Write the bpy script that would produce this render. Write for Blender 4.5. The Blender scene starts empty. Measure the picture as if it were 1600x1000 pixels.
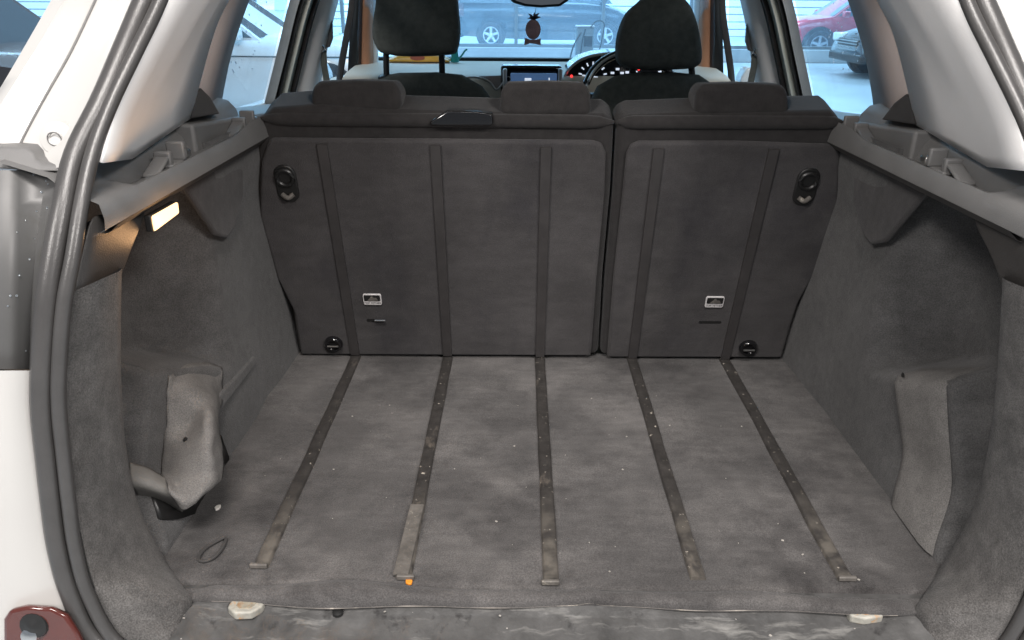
import bpy, bmesh, math, random
from mathutils import Vector, Matrix, noise
random.seed(7)
SC = bpy.context.scene
COL = SC.collection
# ------------------------------------------------------------------ camera
PITCH, YAW, ROLL = 0.4037, 0.0080, -0.0075
CAM = Vector((-0.055, 0.0, 0.8212)); F = 1200.0
_fw = Vector((-math.sin(YAW)*math.cos(PITCH), math.cos(YAW)*math.cos(PITCH), -math.sin(PITCH)))
_rt = Vector((math.cos(YAW), math.sin(YAW), 0)); _dn = _fw.cross(_rt)
RT = _rt*math.cos(ROLL) + _dn*math.sin(ROLL); DN = -_rt*math.sin(ROLL) + _dn*math.cos(ROLL); FW = _fw
cd = bpy.data.cameras.new('camera'); cam = bpy.data.objects.new('camera', cd); COL.objects.link(cam)
m = Matrix.Identity(4)
for i in range(3):
    m[i][0] = RT[i]; m[i][1] = -DN[i]; m[i][2] = -FW[i]; m[i][3] = CAM[i]
cam.matrix_world = m
cd.sensor_width = 36; cd.lens = 36*F/1600; cd.clip_start = .02; cd.clip_end = 300
SC.camera = cam
SC.render.resolution_x, SC.render.resolution_y = 1024, 640
# ------------------------------------------------------------------ world, lamps, exposure
w = bpy.data.worlds.new('World'); SC.world = w; w.use_nodes = True
bg = w.node_tree.nodes['Background']; bg.inputs[0].default_value = (.80, .88, 1, 1); bg.inputs[1].default_value = .30
def area(name, loc, aim, sx, sy, power, col):
    l = bpy.data.lights.new(name, 'AREA'); l.shape = 'RECTANGLE'; l.size = sx; l.size_y = sy; l.energy = power; l.color = col
    o = bpy.data.objects.new(name, l); COL.objects.link(o); o.location = loc
    o.rotation_euler = (Vector(aim)-Vector(loc)).to_track_quat('-Z', 'Y').to_euler(); return o
area('ceiling_lamp_rear', (.1, -1.7, 4.6), (0, 1.2, 0), 2.0, .7, 290, (1, .945, .905))
area('added_fill_rear_left', (-2.7, -2.8, 3.5), (.3, 1.1, .5), 1.2, .8, 175, (1, .945, .905))  # unseen lamp, added to brighten the right pillar trim
area('added_fill_rear_right', (2.7, -2.8, 3.5), (-.3, 1.1, .5), 1.2, .8, 175, (1, .945, .905))  # unseen lamp, added to brighten the left pillar trim
area('added_outside_light_near', (0, 9.5, 5.5), (0, 10.5, -.6), 20, 4, 2700, (.40, .72, 1))  # unseen lamp, added for the blue light outside ahead of the car
area('added_outside_light_far', (0, 21.5, 6.5), (0, 24, -.6), 34, 5, 10500, (.40, .72, 1))  # unseen lamp, added to brighten the board wall and far ground
SC.view_settings.view_transform = 'Standard'; SC.view_settings.look = 'None'
SC.view_settings.exposure = 0; SC.view_settings.gamma = 1; SC.view_settings.use_curve_mapping = False
GZ = -.62          # ground level; boot floor is z = 0
# ------------------------------------------------------------------ pixel -> ray helpers (photo pixels, 1600 x 1000)
def ray(px, py): return RT*((px-800)/F) + DN*((py-500)/F) + FW
def at(px, py, X=None, Y=None, Z=None):
    d = ray(px, py)
    t = Y/d.y if Y is not None else ((X-CAM.x)/d.x if X is not None else (Z-CAM.z)/d.z)
    return CAM + d*t
def interp(x, xs, ys):
    if x <= xs[0]: return ys[0] + (x-xs[0])*(ys[1]-ys[0])/(xs[1]-xs[0])
    for i in range(len(xs)-1):
        if x <= xs[i+1]: return ys[i] + (x-xs[i])*(ys[i+1]-ys[i])/(xs[i+1]-xs[i])
    return ys[-1]
def yopen(z): return interp(z, (-.1, 0, .3, .42, .5, .58, .66, .75, .81, 1.0), (.79, .80, .828, .842, .862, .907, .965, 1.035, 1.083, 1.22))
def atO(px, py, off=0.0):
    Y = .9
    for _ in range(60):
        p = at(px, py, Y=Y); Y = .5*Y + .5*(yopen(p.z)+off)
    return at(px, py, Y=Y)
B0 = Vector((0, 1.695, 0)); ES = Vector((0, -.1428, .5392)).normalized(); EN = Vector((0, -ES.z, ES.y))
def seat_xy(px, py, n=0.0):
    d = ray(px, py); o = B0 + EN*n
    t = (o-CAM).dot(EN)/d.dot(EN); p = CAM + d*t - o
    return p.x, p.dot(ES)
def seat(x, s, n=0.0): return B0 + Vector((x, 0, 0)) + ES*s + EN*n
def mir(v): return Vector((-v.x, v.y, v.z))
def sst(a, b, x):
    t = min(1, max(0, (x-a)/(b-a))); return t*t*(3-2*t)
def catmull(pts, n=8, closed=False):
    out = []; N = len(pts); rng = N if closed else N-1
    for i in range(rng):
        p1, p2 = pts[i], pts[(i+1) % N]
        p0 = pts[(i-1) % N] if (closed or i > 0) else p1*2-p2
        p3 = pts[(i+2) % N] if (closed or i+2 < N) else p2*2-p1
        for k in range(n):
            t = k/n
            out.append(.5*((2*p1)+(p2-p0)*t+(2*p0-5*p1+4*p2-p3)*t*t+(3*p1-p0-3*p2+p3)*t**3))
    if not closed: out.append(pts[-1].copy())
    return out
# ------------------------------------------------------------------ materials
def mat(name, col, rough=.5, metal=0, spec=.5, var=0, vscale=5, bump=0, bscale=200, sheen=0, coat=0, emit=None, estr=0, detail=3, rvar=0):
    m = bpy.data.materials.new(name); m.use_nodes = True; nt = m.node_tree; b = nt.nodes['Principled BSDF']
    b.inputs['Base Color'].default_value = (*col, 1); b.inputs['Roughness'].default_value = rough
    b.inputs['Metallic'].default_value = metal; b.inputs['Specular IOR Level'].default_value = spec
    if sheen: b.inputs['Sheen Weight'].default_value = sheen; b.inputs['Sheen Roughness'].default_value = .5
    if coat: b.inputs['Coat Weight'].default_value = coat; b.inputs['Coat Roughness'].default_value = .08
    if emit: b.inputs['Emission Color'].default_value = (*emit, 1); b.inputs['Emission Strength'].default_value = estr
    tc = nt.nodes.new('ShaderNodeTexCoord')
    if var:
        n = nt.nodes.new('ShaderNodeTexNoise'); n.inputs['Scale'].default_value = vscale; n.inputs['Detail'].default_value = detail+3
        n.inputs['Roughness'].default_value = .62
        nt.links.new(tc.outputs['Object'], n.inputs['Vector'])
        r = nt.nodes.new('ShaderNodeValToRGB')
        r.color_ramp.elements[0].position = .3; r.color_ramp.elements[1].position = .7
        r.color_ramp.elements[0].color = (*[c*(1-var) for c in col], 1); r.color_ramp.elements[1].color = (*[min(1, c*(1+var)) for c in col], 1)
        nt.links.new(n.outputs['Fac'], r.inputs['Fac']); nt.links.new(r.outputs['Color'], b.inputs['Base Color'])
        if rvar:
            mr = nt.nodes.new('ShaderNodeMapRange'); mr.inputs['To Min'].default_value = rough-rvar; mr.inputs['To Max'].default_value = rough+rvar
            nt.links.new(n.outputs['Fac'], mr.inputs['Value']); nt.links.new(mr.outputs['Result'], b.inputs['Roughness'])
    if bump:
        n = nt.nodes.new('ShaderNodeTexNoise'); n.inputs['Scale'].default_value = bscale; n.inputs['Detail'].default_value = 4
        nt.links.new(tc.outputs['Object'], n.inputs['Vector'])
        bp = nt.nodes.new('ShaderNodeBump'); bp.inputs['Strength'].default_value = bump; bp.inputs['Distance'].default_value = .002
        nt.links.new(n.outputs['Fac'], bp.inputs['Height']); nt.links.new(bp.outputs['Normal'], b.inputs['Normal'])
    return m
def pile(m, amt=.3, scale=650, und=.0, uscale=9, br=.2):
    nt = m.node_tree; b = nt.nodes['Principled BSDF']; tc = next(n for n in nt.nodes if n.type == 'TEX_COORD')
    n = nt.nodes.new('ShaderNodeTexNoise'); n.inputs['Scale'].default_value = scale; n.inputs['Detail'].default_value = 2
    nt.links.new(tc.outputs['Object'], n.inputs['Vector'])
    mr = nt.nodes.new('ShaderNodeMapRange'); mr.inputs['From Min'].default_value = .3; mr.inputs['From Max'].default_value = .7; mr.inputs['To Min'].default_value = 1-amt; mr.inputs['To Max'].default_value = 1+amt
    nt.links.new(n.outputs['Fac'], mr.inputs['Value'])
    n3 = nt.nodes.new('ShaderNodeTexNoise'); n3.inputs['Scale'].default_value = 42; n3.inputs['Detail'].default_value = 5
    mp = nt.nodes.new('ShaderNodeMapping'); mp.inputs['Scale'].default_value = (.45, 1.5, 1.2); nt.links.new(tc.outputs['Object'], mp.inputs['Vector']); nt.links.new(mp.outputs['Vector'], n3.inputs['Vector'])
    m3 = nt.nodes.new('ShaderNodeMapRange'); m3.inputs['From Min'].default_value = .3; m3.inputs['From Max'].default_value = .7; m3.inputs['To Min'].default_value = 1-br; m3.inputs['To Max'].default_value = 1+br
    nt.links.new(n3.outputs['Fac'], m3.inputs['Value'])
    mu = nt.nodes.new('ShaderNodeMath'); mu.operation = 'MULTIPLY'; nt.links.new(mr.outputs['Result'], mu.inputs[0]); nt.links.new(m3.outputs['Result'], mu.inputs[1])
    vm = nt.nodes.new('ShaderNodeVectorMath'); vm.operation = 'SCALE'; sk = b.inputs['Base Color']
    nt.links.new(sk.links[0].from_socket, vm.inputs[0]); nt.links.new(mu.outputs[0], vm.inputs['Scale']); nt.links.new(vm.outputs[0], sk)
    if und:
        n2 = nt.nodes.new('ShaderNodeTexNoise'); n2.inputs['Scale'].default_value = uscale; n2.inputs['Detail'].default_value = 3; nt.links.new(tc.outputs['Object'], n2.inputs['Vector'])
        bp = nt.nodes.new('ShaderNodeBump'); bp.inputs['Strength'].default_value = und; bp.inputs['Distance'].default_value = .03
        nt.links.new(n2.outputs['Fac'], bp.inputs['Height'])
        ns = b.inputs['Normal']
        if ns.is_linked: nt.links.new(ns.links[0].from_socket, bp.inputs['Normal'])
        nt.links.new(bp.outputs['Normal'], ns)
    return m
def spots(m, col, scale, lo, hi, amt=1.0, stretch=None, metal=0):
    """blend a second colour over a material where a noise is high (dirt, wear, stains)"""
    nt = m.node_tree; b = nt.nodes['Principled BSDF']; tc = next(n for n in nt.nodes if n.type == 'TEX_COORD')
    n = nt.nodes.new('ShaderNodeTexNoise'); n.inputs['Scale'].default_value = scale; n.inputs['Detail'].default_value = 5; n.inputs['Roughness'].default_value = .65
    if stretch:
        mp = nt.nodes.new('ShaderNodeMapping'); mp.inputs['Scale'].default_value = stretch
        nt.links.new(tc.outputs['Object'], mp.inputs['Vector']); nt.links.new(mp.outputs['Vector'], n.inputs['Vector'])
    else: nt.links.new(tc.outputs['Object'], n.inputs['Vector'])
    mr = nt.nodes.new('ShaderNodeMapRange'); mr.inputs['From Min'].default_value = lo; mr.inputs['From Max'].default_value = hi; mr.inputs['To Max'].default_value = amt
    nt.links.new(n.outputs['Fac'], mr.inputs['Value'])
    mx = nt.nodes.new('ShaderNodeMix'); mx.data_type = 'RGBA'; mx.inputs['B'].default_value = (*col, 1)
    s = b.inputs['Base Color']
    if s.is_linked: nt.links.new(s.links[0].from_socket, mx.inputs['A'])
    else: mx.inputs['A'].default_value = s.default_value
    nt.links.new(mr.outputs['Result'], mx.inputs['Factor']); nt.links.new(mx.outputs['Result'], s)
    return m
def glass_mat(name, tint, haze=.0, dcol=(.6, .8, 1), gl=.07):
    m = bpy.data.materials.new(name); m.use_nodes = True; nt = m.node_tree; nt.nodes.clear()
    o = nt.nodes.new('ShaderNodeOutputMaterial'); t = nt.nodes.new('ShaderNodeBsdfTransparent'); t.inputs[0].default_value = (*tint, 1)
    g = nt.nodes.new('ShaderNodeBsdfGlossy'); g.inputs['Roughness'].default_value = .02
    mx = nt.nodes.new('ShaderNodeMixShader'); mx.inputs[0].default_value = gl
    nt.links.new(t.outputs[0], mx.inputs[1]); nt.links.new(g.outputs[0], mx.inputs[2]); last = mx
    if haze:
        d = nt.nodes.new('ShaderNodeBsdfTranslucent'); d.inputs[0].default_value = (*dcol, 1)
        m2 = nt.nodes.new('ShaderNodeMixShader'); m2.inputs[0].default_value = haze
        nt.links.new(mx.outputs[0], m2.inputs[1]); nt.links.new(d.outputs[0], m2.inputs[2]); last = m2
    nt.links.new(last.outputs[0], o.inputs[0]); return m
M = {}
M['carpet'] = spots(mat('floor_carpet', (.078, .0745, .0735), 1, spec=.1, var=.22, vscale=7, bump=.9, bscale=420, sheen=.12), (.150, .142, .138), 4.0, .46, .68, .75)
M['carpet'] = spots(M['carpet'], (.032, .030, .030), 3.4, .50, .68, .9)
M['carpet'] = spots(M['carpet'], (.030, .028, .028), 9, .60, .72, .5, (1, .5, 1))
M['carpet'] = spots(M['carpet'], (.34, .32, .29), 150, .75, .79, .4)
M['side_carpet'] = spots(mat('side_carpet', (.086, .085, .085), 1, spec=.1, var=.16, vscale=9, bump=.9, bscale=420, sheen=.12), (.14, .13, .125), 4, .58, .8, .35)
M['jamb_carpet'] = mat('jamb_carpet', (.098, .094, .091), 1, spec=.1, var=.22, vscale=12, bump=1, bscale=420, sheen=.12)
M['seat_back'] = spots(mat('seat_back_carpet', (.060, .057, .058), .95, spec=.15, var=.20, vscale=6, bump=.7, bscale=500, sheen=.12), (.032, .031, .036), 4.5, .52, .70, .75, (1, .5, .5))
M['seat_back'] = spots(M['seat_back'], (.085, .081, .080), 3.2, .54, .72, .6)
pile(M['carpet'], .30, 520, .10, 14, .13); pile(M['side_carpet'], .30, 520, .10, 11, .12); pile(M['jamb_carpet'], .34, 480, .25, 14); pile(M['seat_back'], .22, 700, .34, 7, .09)
M['fabric'] = mat('seat_fabric', (.030, .028, .028), .9, spec=.2, var=.2, vscale=60, bump=.6, bscale=900, sheen=.12)
M['front_fabric'] = mat('front_seat_fabric', (.10, .11, .102), .85, spec=.25, var=.2, vscale=60, bump=.4, bscale=900, sheen=.05)
M['slat'] = spots(spots(mat('slat_rubber', (.036, .033, .031), .55, var=.35, vscale=40, bump=.5, bscale=160), (.20, .17, .14), 30, .60, .74, .6, (1, .45, 1)), (.55, .50, .43), 95, .64, .71, .85)
def near_wear(m, col, y0, y1, scale):
    nt = m.node_tree; b = nt.nodes['Principled BSDF']; tc = next(n for n in nt.nodes if n.type == 'TEX_COORD')
    sp = nt.nodes.new('ShaderNodeSeparateXYZ'); nt.links.new(tc.outputs['Object'], sp.inputs[0])
    mr = nt.nodes.new('ShaderNodeMapRange'); mr.inputs['From Min'].default_value = y0; mr.inputs['From Max'].default_value = y1
    nt.links.new(sp.outputs['Y'], mr.inputs['Value'])
    n = nt.nodes.new('ShaderNodeTexNoise'); n.inputs['Scale'].default_value = scale; n.inputs['Detail'].default_value = 6; nt.links.new(tc.outputs['Object'], n.inputs['Vector'])
    m2 = nt.nodes.new('ShaderNodeMapRange'); m2.inputs['From Min'].default_value = .36; m2.inputs['From Max'].default_value = .62; nt.links.new(n.outputs['Fac'], m2.inputs['Value'])
    mu = nt.nodes.new('ShaderNodeMath'); mu.operation = 'MULTIPLY'; nt.links.new(mr.outputs['Result'], mu.inputs[0]); nt.links.new(m2.outputs['Result'], mu.inputs[1])
    mx = nt.nodes.new('ShaderNodeMix'); mx.data_type = 'RGBA'; mx.inputs['B'].default_value = (*col, 1); sk = b.inputs['Base Color']
    nt.links.new(sk.links[0].from_socket, mx.inputs['A']); nt.links.new(mu.outputs[0], mx.inputs['Factor']); nt.links.new(mx.outputs['Result'], sk); return m
near_wear(M['slat'], (.135, .122, .105), 1.15, .95, 30)
M['slat_worn'] = spots(mat('slat_worn', (.115, .106, .096), .6, var=.35, vscale=45, bump=.5, bscale=160), (.55, .5, .42), 60, .6, .72, .7)
M['seat_slat'] = mat('seat_slat', (.040, .037, .037), .6, var=.2, vscale=20, bump=.2)
M['plastic'] = mat('dark_plastic', (.15, .148, .146), .42, var=.12, vscale=14, bump=.35, bscale=900, rvar=.08)
M['upper_trim'] = mat('jamb_plastic', (.05, .047, .045), .5, var=.2, vscale=20, bump=.3, bscale=600)
M['black'] = mat('black_plastic', (.014, .014, .014), .4, var=.2, vscale=30)
M['gloss_black'] = mat('gloss_black', (.008, .008, .009), .12, coat=.5)
M['sill'] = spots(spots(mat('sill_plastic', (.075, .074, .073), .34, var=.35, vscale=18, bump=.5, bscale=90, rvar=.12), (.30, .295, .28), 26, .56, .72, .6, (.35, 2.2, 1)), (.02, .019, .019), 30, .60, .70, .7)
M['trim'] = mat('pillar_trim', (.84, .83, .82), .5, var=.03, vscale=8, bump=.15, bscale=800)
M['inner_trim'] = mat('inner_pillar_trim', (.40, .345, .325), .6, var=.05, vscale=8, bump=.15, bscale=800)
M['front_trim'] = mat('front_pillar_trim', (.42, .20, .11), .6, var=.1, vscale=8)  # warm orange light on the front pillars is put into this colour
M['door_trim'] = mat('door_trim', (.52, .53, .47), .55, var=.04)
M['paint'] = spots(mat('white_paint', (.50, .492, .475), .3, coat=.6, var=.02, vscale=3), (.45, .41, .36), 14, .66, .85, .3)
M['rubber'] = mat('seal_rubber', (.060, .058, .057), .30, var=.12, vscale=20, bump=.15, bscale=500)
M['lamp_shell'] = spots(mat('lamp_shell', (.085, .085, .084), .42, coat=.0, var=.1, vscale=5), (.06, .058, .05), 18, .6, .75, .5)
M['red'] = mat('red_lens', (.085, .020, .015), .14, coat=.8, var=.2, vscale=10)
M['chrome'] = mat('chrome', (.75, .75, .74), .18, metal=1, var=.08, vscale=30)
M['steel'] = mat('steel', (.55, .54, .52), .3, metal=1, var=.15, vscale=60)
M['cap'] = spots(mat('worn_cap', (.34, .33, .29), .45, var=.2, vscale=60, bump=.5, bscale=150), (.42, .24, .11), 70, .56, .66, .9)
M['rust'] = spots(mat('catch_core', (.30, .27, .21), .6, var=.4, vscale=90), (.30, .15, .06), 80, .5, .62, .9)
M['dash'] = mat('dash_top', (.62, .56, .46), .55, var=.05, vscale=10, bump=.3, bscale=500)
M['silver'] = mat('silver_trim', (.55, .55, .55), .3, metal=.8, var=.05)
M['lens'] = mat('boot_lamp_lens', (.10, .06, .03), .4, emit=(1, .66, .34), estr=2.5, var=.02)
M['white_print'] = mat('white_print', (.62, .60, .60), .5, var=.12, vscale=150)
M['dial'] = mat('dial_white', (.8, .85, 1), .5, emit=(.75, .85, 1), estr=.8, var=.02)
M['redlight'] = mat('warning_red', (.8, .02, .02), .4, emit=(1, .04, .04), estr=2.2, var=.02)
M['screen'] = mat('screen_blue', (.03, .06, .12), .2, emit=(.08, .16, .33), estr=.55, var=.4, vscale=20)
M['orange'] = mat('orange_plastic', (.80, .28, .03), .4, var=.15, vscale=80)
M['chip'] = mat('pale_chip', (.72, .69, .64), .6, var=.2, vscale=200)
M['lint'] = mat('lint', (.36, .34, .31), .8, var=.3, vscale=90)
M['tyre'] = mat('tyre', (.02, .02, .021), .8, var=.2, vscale=20)
M['rim'] = mat('alloy_rim', (.62, .63, .65), .3, metal=.7, var=.1)
M['glass'] = glass_mat('side_glass', (.86, .92, .95), .035, gl=.05)
M['screen_glass'] = glass_mat('windscreen_glass', (.86, .93, .97), .08, gl=.04)  # windscreen glare painted in as a pale blue translucent haze
M['shop_glass'] = glass_mat('shop_glass', (.95, .98, 1), .05, gl=.05)
M['drop'] = glass_mat('water_drop', (.9, .95, 1), .6, (.9, .95, 1), gl=.25)
# ------------------------------------------------------------------ object helpers
def new_obj(name, me, parent=None):
    o = bpy.data.objects.new(name, me); COL.objects.link(o)
    if parent is not None:
        o.parent = parent
        if parent.type == 'EMPTY' and parent.get('world_children'): o.matrix_parent_inverse = Matrix.Translation(-parent.location)
    return o
def mesh(name, verts, faces, mt, parent=None, smooth=True, ang=40, bevel=0, seg=3, sub=0, solid=0, sol_off=-1):
    me = bpy.data.meshes.new(name); me.from_pydata([tuple(v) for v in verts], [], faces); me.validate()
    bm = bmesh.new(); bm.from_mesh(me); bmesh.ops.recalc_face_normals(bm, faces=bm.faces); bm.to_mesh(me); bm.free()
    me.materials.append(M[mt] if isinstance(mt, str) else mt)
    if smooth:
        me.shade_smooth()
        if not sub: me.set_sharp_from_angle(angle=math.radians(ang))
    o = new_obj(name, me, parent)
    if solid:
        s = o.modifiers.new('solid', 'SOLIDIFY'); s.thickness = solid; s.offset = sol_off
    if bevel:
        b = o.modifiers.new('bevel', 'BEVEL'); b.width = bevel; b.segments = seg; b.limit_method = 'ANGLE'; b.angle_limit = math.radians(35)
    if sub:
        s = o.modifiers.new('sub', 'SUBSURF'); s.levels = sub; s.render_levels = sub
    return o
def loft(name, rows, mt, parent=None, closed=False, cap=False, **k):
    n = len(rows[0]); v = [p for r in rows for p in r]; f = []
    for i in range(len(rows)-1):
        for j in range(n if closed else n-1):
            a = i*n+j; b = i*n+(j+1) % n; f.append((a, b, b+n, a+n))
    if cap: f.append(tuple(range(n))); f.append(tuple(range((len(rows)-1)*n, len(rows)*n)))
    return mesh(name, v, f, mt, parent, **k)
def box_geo(c, s, R=None):
    v = []
    for x in (-1, 1):
        for y in (-1, 1):
            for z in (-1, 1):
                p = Vector((x*s[0]/2, y*s[1]/2, z*s[2]/2)); v.append((R @ p if R else p) + Vector(c))
    return v, [(0, 1, 3, 2), (4, 6, 7, 5), (0, 4, 5, 1), (2, 3, 7, 6), (0, 2, 6, 4), (1, 5, 7, 3)]
def box(name, c, s, mt, parent=None, R=None, bevel=.004, seg=2, **k):
    v, f = box_geo(c, s, R); return mesh(name, v, f, mt, parent, bevel=bevel, seg=seg, **k)
def multi(name, geos, mt, parent=None, **k):
    V, Fc = [], []
    for v, f in geos:
        o = len(V); V += list(v); Fc += [tuple(i+o for i in q) for q in f]
    return mesh(name, V, Fc, mt, parent, **k)
def tube_geo(path, r, n=10, closed=False, cap=True, flat=1.0, up=None):
    V, Fc = [], []; N = len(path)
    for i, p in enumerate(path):
        a = path[(i-1) % N] if (closed or i > 0) else p; b = path[(i+1) % N] if (closed or i < N-1) else p
        t = (b-a).normalized(); u = Vector(up) if up else (Vector((0, 0, 1)) if abs(t.z) < .9 else Vector((0, 1, 0)))
        s = t.cross(u).normalized(); u2 = s.cross(t)
        rr = r[i] if isinstance(r, (list, tuple)) else r
        for k in range(n):
            A = 2*math.pi*k/n; V.append(p + s*math.cos(A)*rr + u2*math.sin(A)*rr*flat)
    for i in range(N if closed else N-1):
        for k in range(n):
            a = i*n+k; b = i*n+(k+1) % n; c = ((i+1) % N)*n+k; d = ((i+1) % N)*n+(k+1) % n; Fc.append((a, b, d, c))
    if cap and not closed: Fc.append(tuple(range(n))); Fc.append(tuple(range((N-1)*n, N*n)))
    return V, Fc
def tube(name, path, r, mt, parent=None, n=10, closed=False, flat=1.0, up=None, **k):
    v, f = tube_geo(path, r, n, closed, True, flat, up); return mesh(name, v, f, mt, parent, **k)
def prism_geo(front, off):
    n = len(front); v = list(front)+[p+off for p in front]
    return v, [tuple(range(n)), tuple(range(2*n-1, n-1, -1))]+[(i, (i+1) % n, n+(i+1) % n, n+i) for i in range(n)]
def prism(name, front, off, mt, parent=None, **k):
    v, f = prism_geo(front, off); return mesh(name, v, f, mt, parent, **k)
def lathe_geo(o, ax, prof, n=24):
    ax = Vector(ax).normalized(); u = ax.orthogonal().normalized(); w_ = ax.cross(u); V, Fc = [], []
    for r, h in prof:
        for k in range(n):
            A = 2*math.pi*k/n; V.append(Vector(o)+ax*h+(u*math.cos(A)+w_*math.sin(A))*r)
    for i in range(len(prof)-1):
        for k in range(n): Fc.append((i*n+k, i*n+(k+1) % n, (i+1)*n+(k+1) % n, (i+1)*n+k))
    Fc.append(tuple(range(n))); Fc.append(tuple(range((len(prof)-1)*n, len(prof)*n)))
    return V, Fc
def lathe(name, o, ax, prof, mt, parent=None, n=24, **k):
    v, f = lathe_geo(o, ax, prof, n); return mesh(name, v, f, mt, parent, **k)
def rrect(cx, cy, w_, h, r, n=5):
    p = []
    for sx, sy, a0 in ((1, 1, 0), (-1, 1, 90), (-1, -1, 180), (1, -1, 270)):
        for k in range(n+1):
            A = math.radians(a0+90*k/n); p.append((cx+sx*(w_/2-r)+r*math.cos(A), cy+sy*(h/2-r)+r*math.sin(A)))
    return p
def thing(name, label, cat, loc=(0, 0, 0), rz=0, group=None, world=False):
    o = bpy.data.objects.new(name, None); COL.objects.link(o); o.location = loc; o.rotation_euler = (0, 0, rz); o.empty_display_size = .2
    if world: o['world_children'] = 1
    return tag(o, label, cat, group)
def tag(o, label, cat, group=None, kind=None):
    o['label'] = label; o['category'] = cat
    if group: o['group'] = group
    if kind: o['kind'] = kind
    return o
def text_geo(body, size):
    c = bpy.data.curves.new('t', 'FONT'); c.body = body; c.size = size; c.align_x = 'CENTER'; c.align_y = 'CENTER'; c.resolution_u = 2
    o = bpy.data.objects.new('t', c); COL.objects.link(o); bpy.context.view_layer.update()
    me = bpy.data.meshes.new_from_object(o.evaluated_get(bpy.context.evaluated_depsgraph_get()))
    v = [q.co.copy() for q in me.vertices]; f = [tuple(q.vertices) for q in me.polygons]
    bpy.data.objects.remove(o); bpy.data.meshes.remove(me); bpy.data.curves.remove(c); return v, f
# ================================================================== SETTING
def struct(o): o['kind'] = 'structure'; return o
M['ground'] = spots(mat('wet_concrete', (.42, .44, .45), .35, var=.15, vscale=.6, bump=.3, bscale=20, rvar=.15), (.30, .32, .33), .25, .5, .7, .6)
struct(mesh('ground', [(-60, -12, GZ), (60, -12, GZ), (60, 45, GZ), (-60, 45, GZ)], [(0, 1, 2, 3)], 'ground', smooth=False))
# ================================================================== THE CAR
car = thing('car', 'white hatchback seen through its open empty boot, worn dark carpet inside', 'car', (0, 2.2, GZ), world=True)
SG = (-1, 1)
def sx(v, s): return Vector((-s*v.x, v.y, v.z))      # left-hand point (negative x) to side s
# ---- boot floor -----------------------------------------------------------
def lip_y(x):
    return .868 + .004*math.sin(x*9+1) + .003*math.sin(x*23) + (.012 if False else 0) - .008*sst(-.05, -.15, x)*0
FOFF = 1
def floor_z(x, y):
    z = .0035*noise.noise(Vector((x*3.3, y*3.3, 1.7))) + .0012*noise.noise(Vector((x*11, y*11, 4)))
    rid = .012 + .008*noise.noise(Vector((x*4, 0, 9)))
    lump = .016*math.exp(-((x+.30)/.11)**2)
    z += -.010*math.exp(-((y-.900-.006*noise.noise(Vector((x*5, 2, 2))))/.0055)**2)
    z += .006*math.exp(-((x-.055)/.012)**2)*math.exp(-((y-.868)/.012)**2)
    return z
nx, ny = 150, 120
V, Fc = [], []
for j in range(ny+1):
    t = (j/ny)**1.7
    for i in range(nx+1):
        x = -.72+1.44*i/nx; y0 = lip_y(x)
        y0 += .10*sst(.56, .70, abs(x))*0
        y = y0 + (1.72-y0)*t
        V.append(Vector((x, y, floor_z(x, y))))
for j in range(ny):
    for i in range(nx):
        a = j*(nx+1)+i; Fc.append((a, a+1, a+nx+2, a+nx+1))
floor = mesh('boot_floor', V, Fc, 'carpet', car, solid=.006, sol_off=FOFF); floor['label'] = 'worn dark grey carpet of the boot floor'
# carpet edge piping (torn pale backing along the lip)
M['backing'] = spots(mat('carpet_backing', (.22, .20, .18), .9, var=.5, vscale=50), (.5, .45, .38), 60, .56, .66, .8)
pth = [Vector((x, lip_y(x)-.001, floor_z(x, lip_y(x))-.004)) for x in [-.50+.01*i for i in range(101)]]
tube('torn_edge', pth, [.0013+.0016*max(0, noise.noise(Vector((q.x*17, 3, 0)))) for q in pth], 'backing', floor, n=6)
# rolled hem of the carpet along the lip
rows = []
for k in range(141):
    x = -.53+1.06*k/140; y0 = lip_y(x)-.002; w1 = .024+.006*noise.noise(Vector((x*5, 1, 7)))+.010*math.exp(-((x+.30)/.10)**2)
    h = .007+.004*noise.noise(Vector((x*6, 4, 1)))+.011*math.exp(-((x+.30)/.09)**2)+.006*math.exp(-((x-.055)/.012)**2); e = sst(.53, .50, abs(x)); h = h*e*1.25+.001
    zb = [floor_z(x, y0+w1*q_) for q_ in (0, .2, .55, .85, 1)]
    rows.append([Vector((x, y0, -.006)), Vector((x, y0-.001, zb[0]+h*.5)), Vector((x, y0+w1*.2, zb[1]+h)), Vector((x, y0+w1*.55, zb[2]+h*1.1)), Vector((x, y0+w1*.85, zb[3]+h*.95)), Vector((x, y0+w1, zb[4]+h*.45)), Vector((x, y0+w1-.003, zb[4]-.001))])
loft('rolled_hem', rows, 'carpet', floor, ang=70)
S = .2243
ystart = (.9385, .9204, .9133, .9227, .9254)
for i in range(5):
    x0 = (i-2)*S; rows = []
    y0, y1 = ystart[i], 1.688
    n = 34
    for k in range(n+1):
        y = y0+(y1-y0)*k/n; z = floor_z(x0, y); wv = .0112+.0010*noise.noise(Vector((i*7, y*9, 0))); xx = x0+.0015*noise.noise(Vector((i*3, y*6, 5)))
        h = .0062
        rows.append([Vector((xx-wv-.002, y, z-.003)), Vector((xx-wv, y, z+h*.7)), Vector((xx-wv*.75, y, z+h)), Vector((xx+wv*.75, y, z+h)), Vector((xx+wv, y, z+h*.7)), Vector((xx+wv+.002, y, z-.003))])
    loft('floor_slat', rows, 'slat', floor, cap=True, ang=50)
def strip(name, pts, wd, h, mt, parent, lift):
    rows = []
    for q in pts:
        z = floor_z(q[0], q[1])+lift
        rows.append([Vector((q[0]-wd, q[1], z)), Vector((q[0]-wd*.9, q[1], z+h)), Vector((q[0]+wd*.9, q[1], z+h)), Vector((q[0]+wd, q[1], z))])
    return loft(name, rows, mt, parent, cap=True, ang=45)
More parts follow.
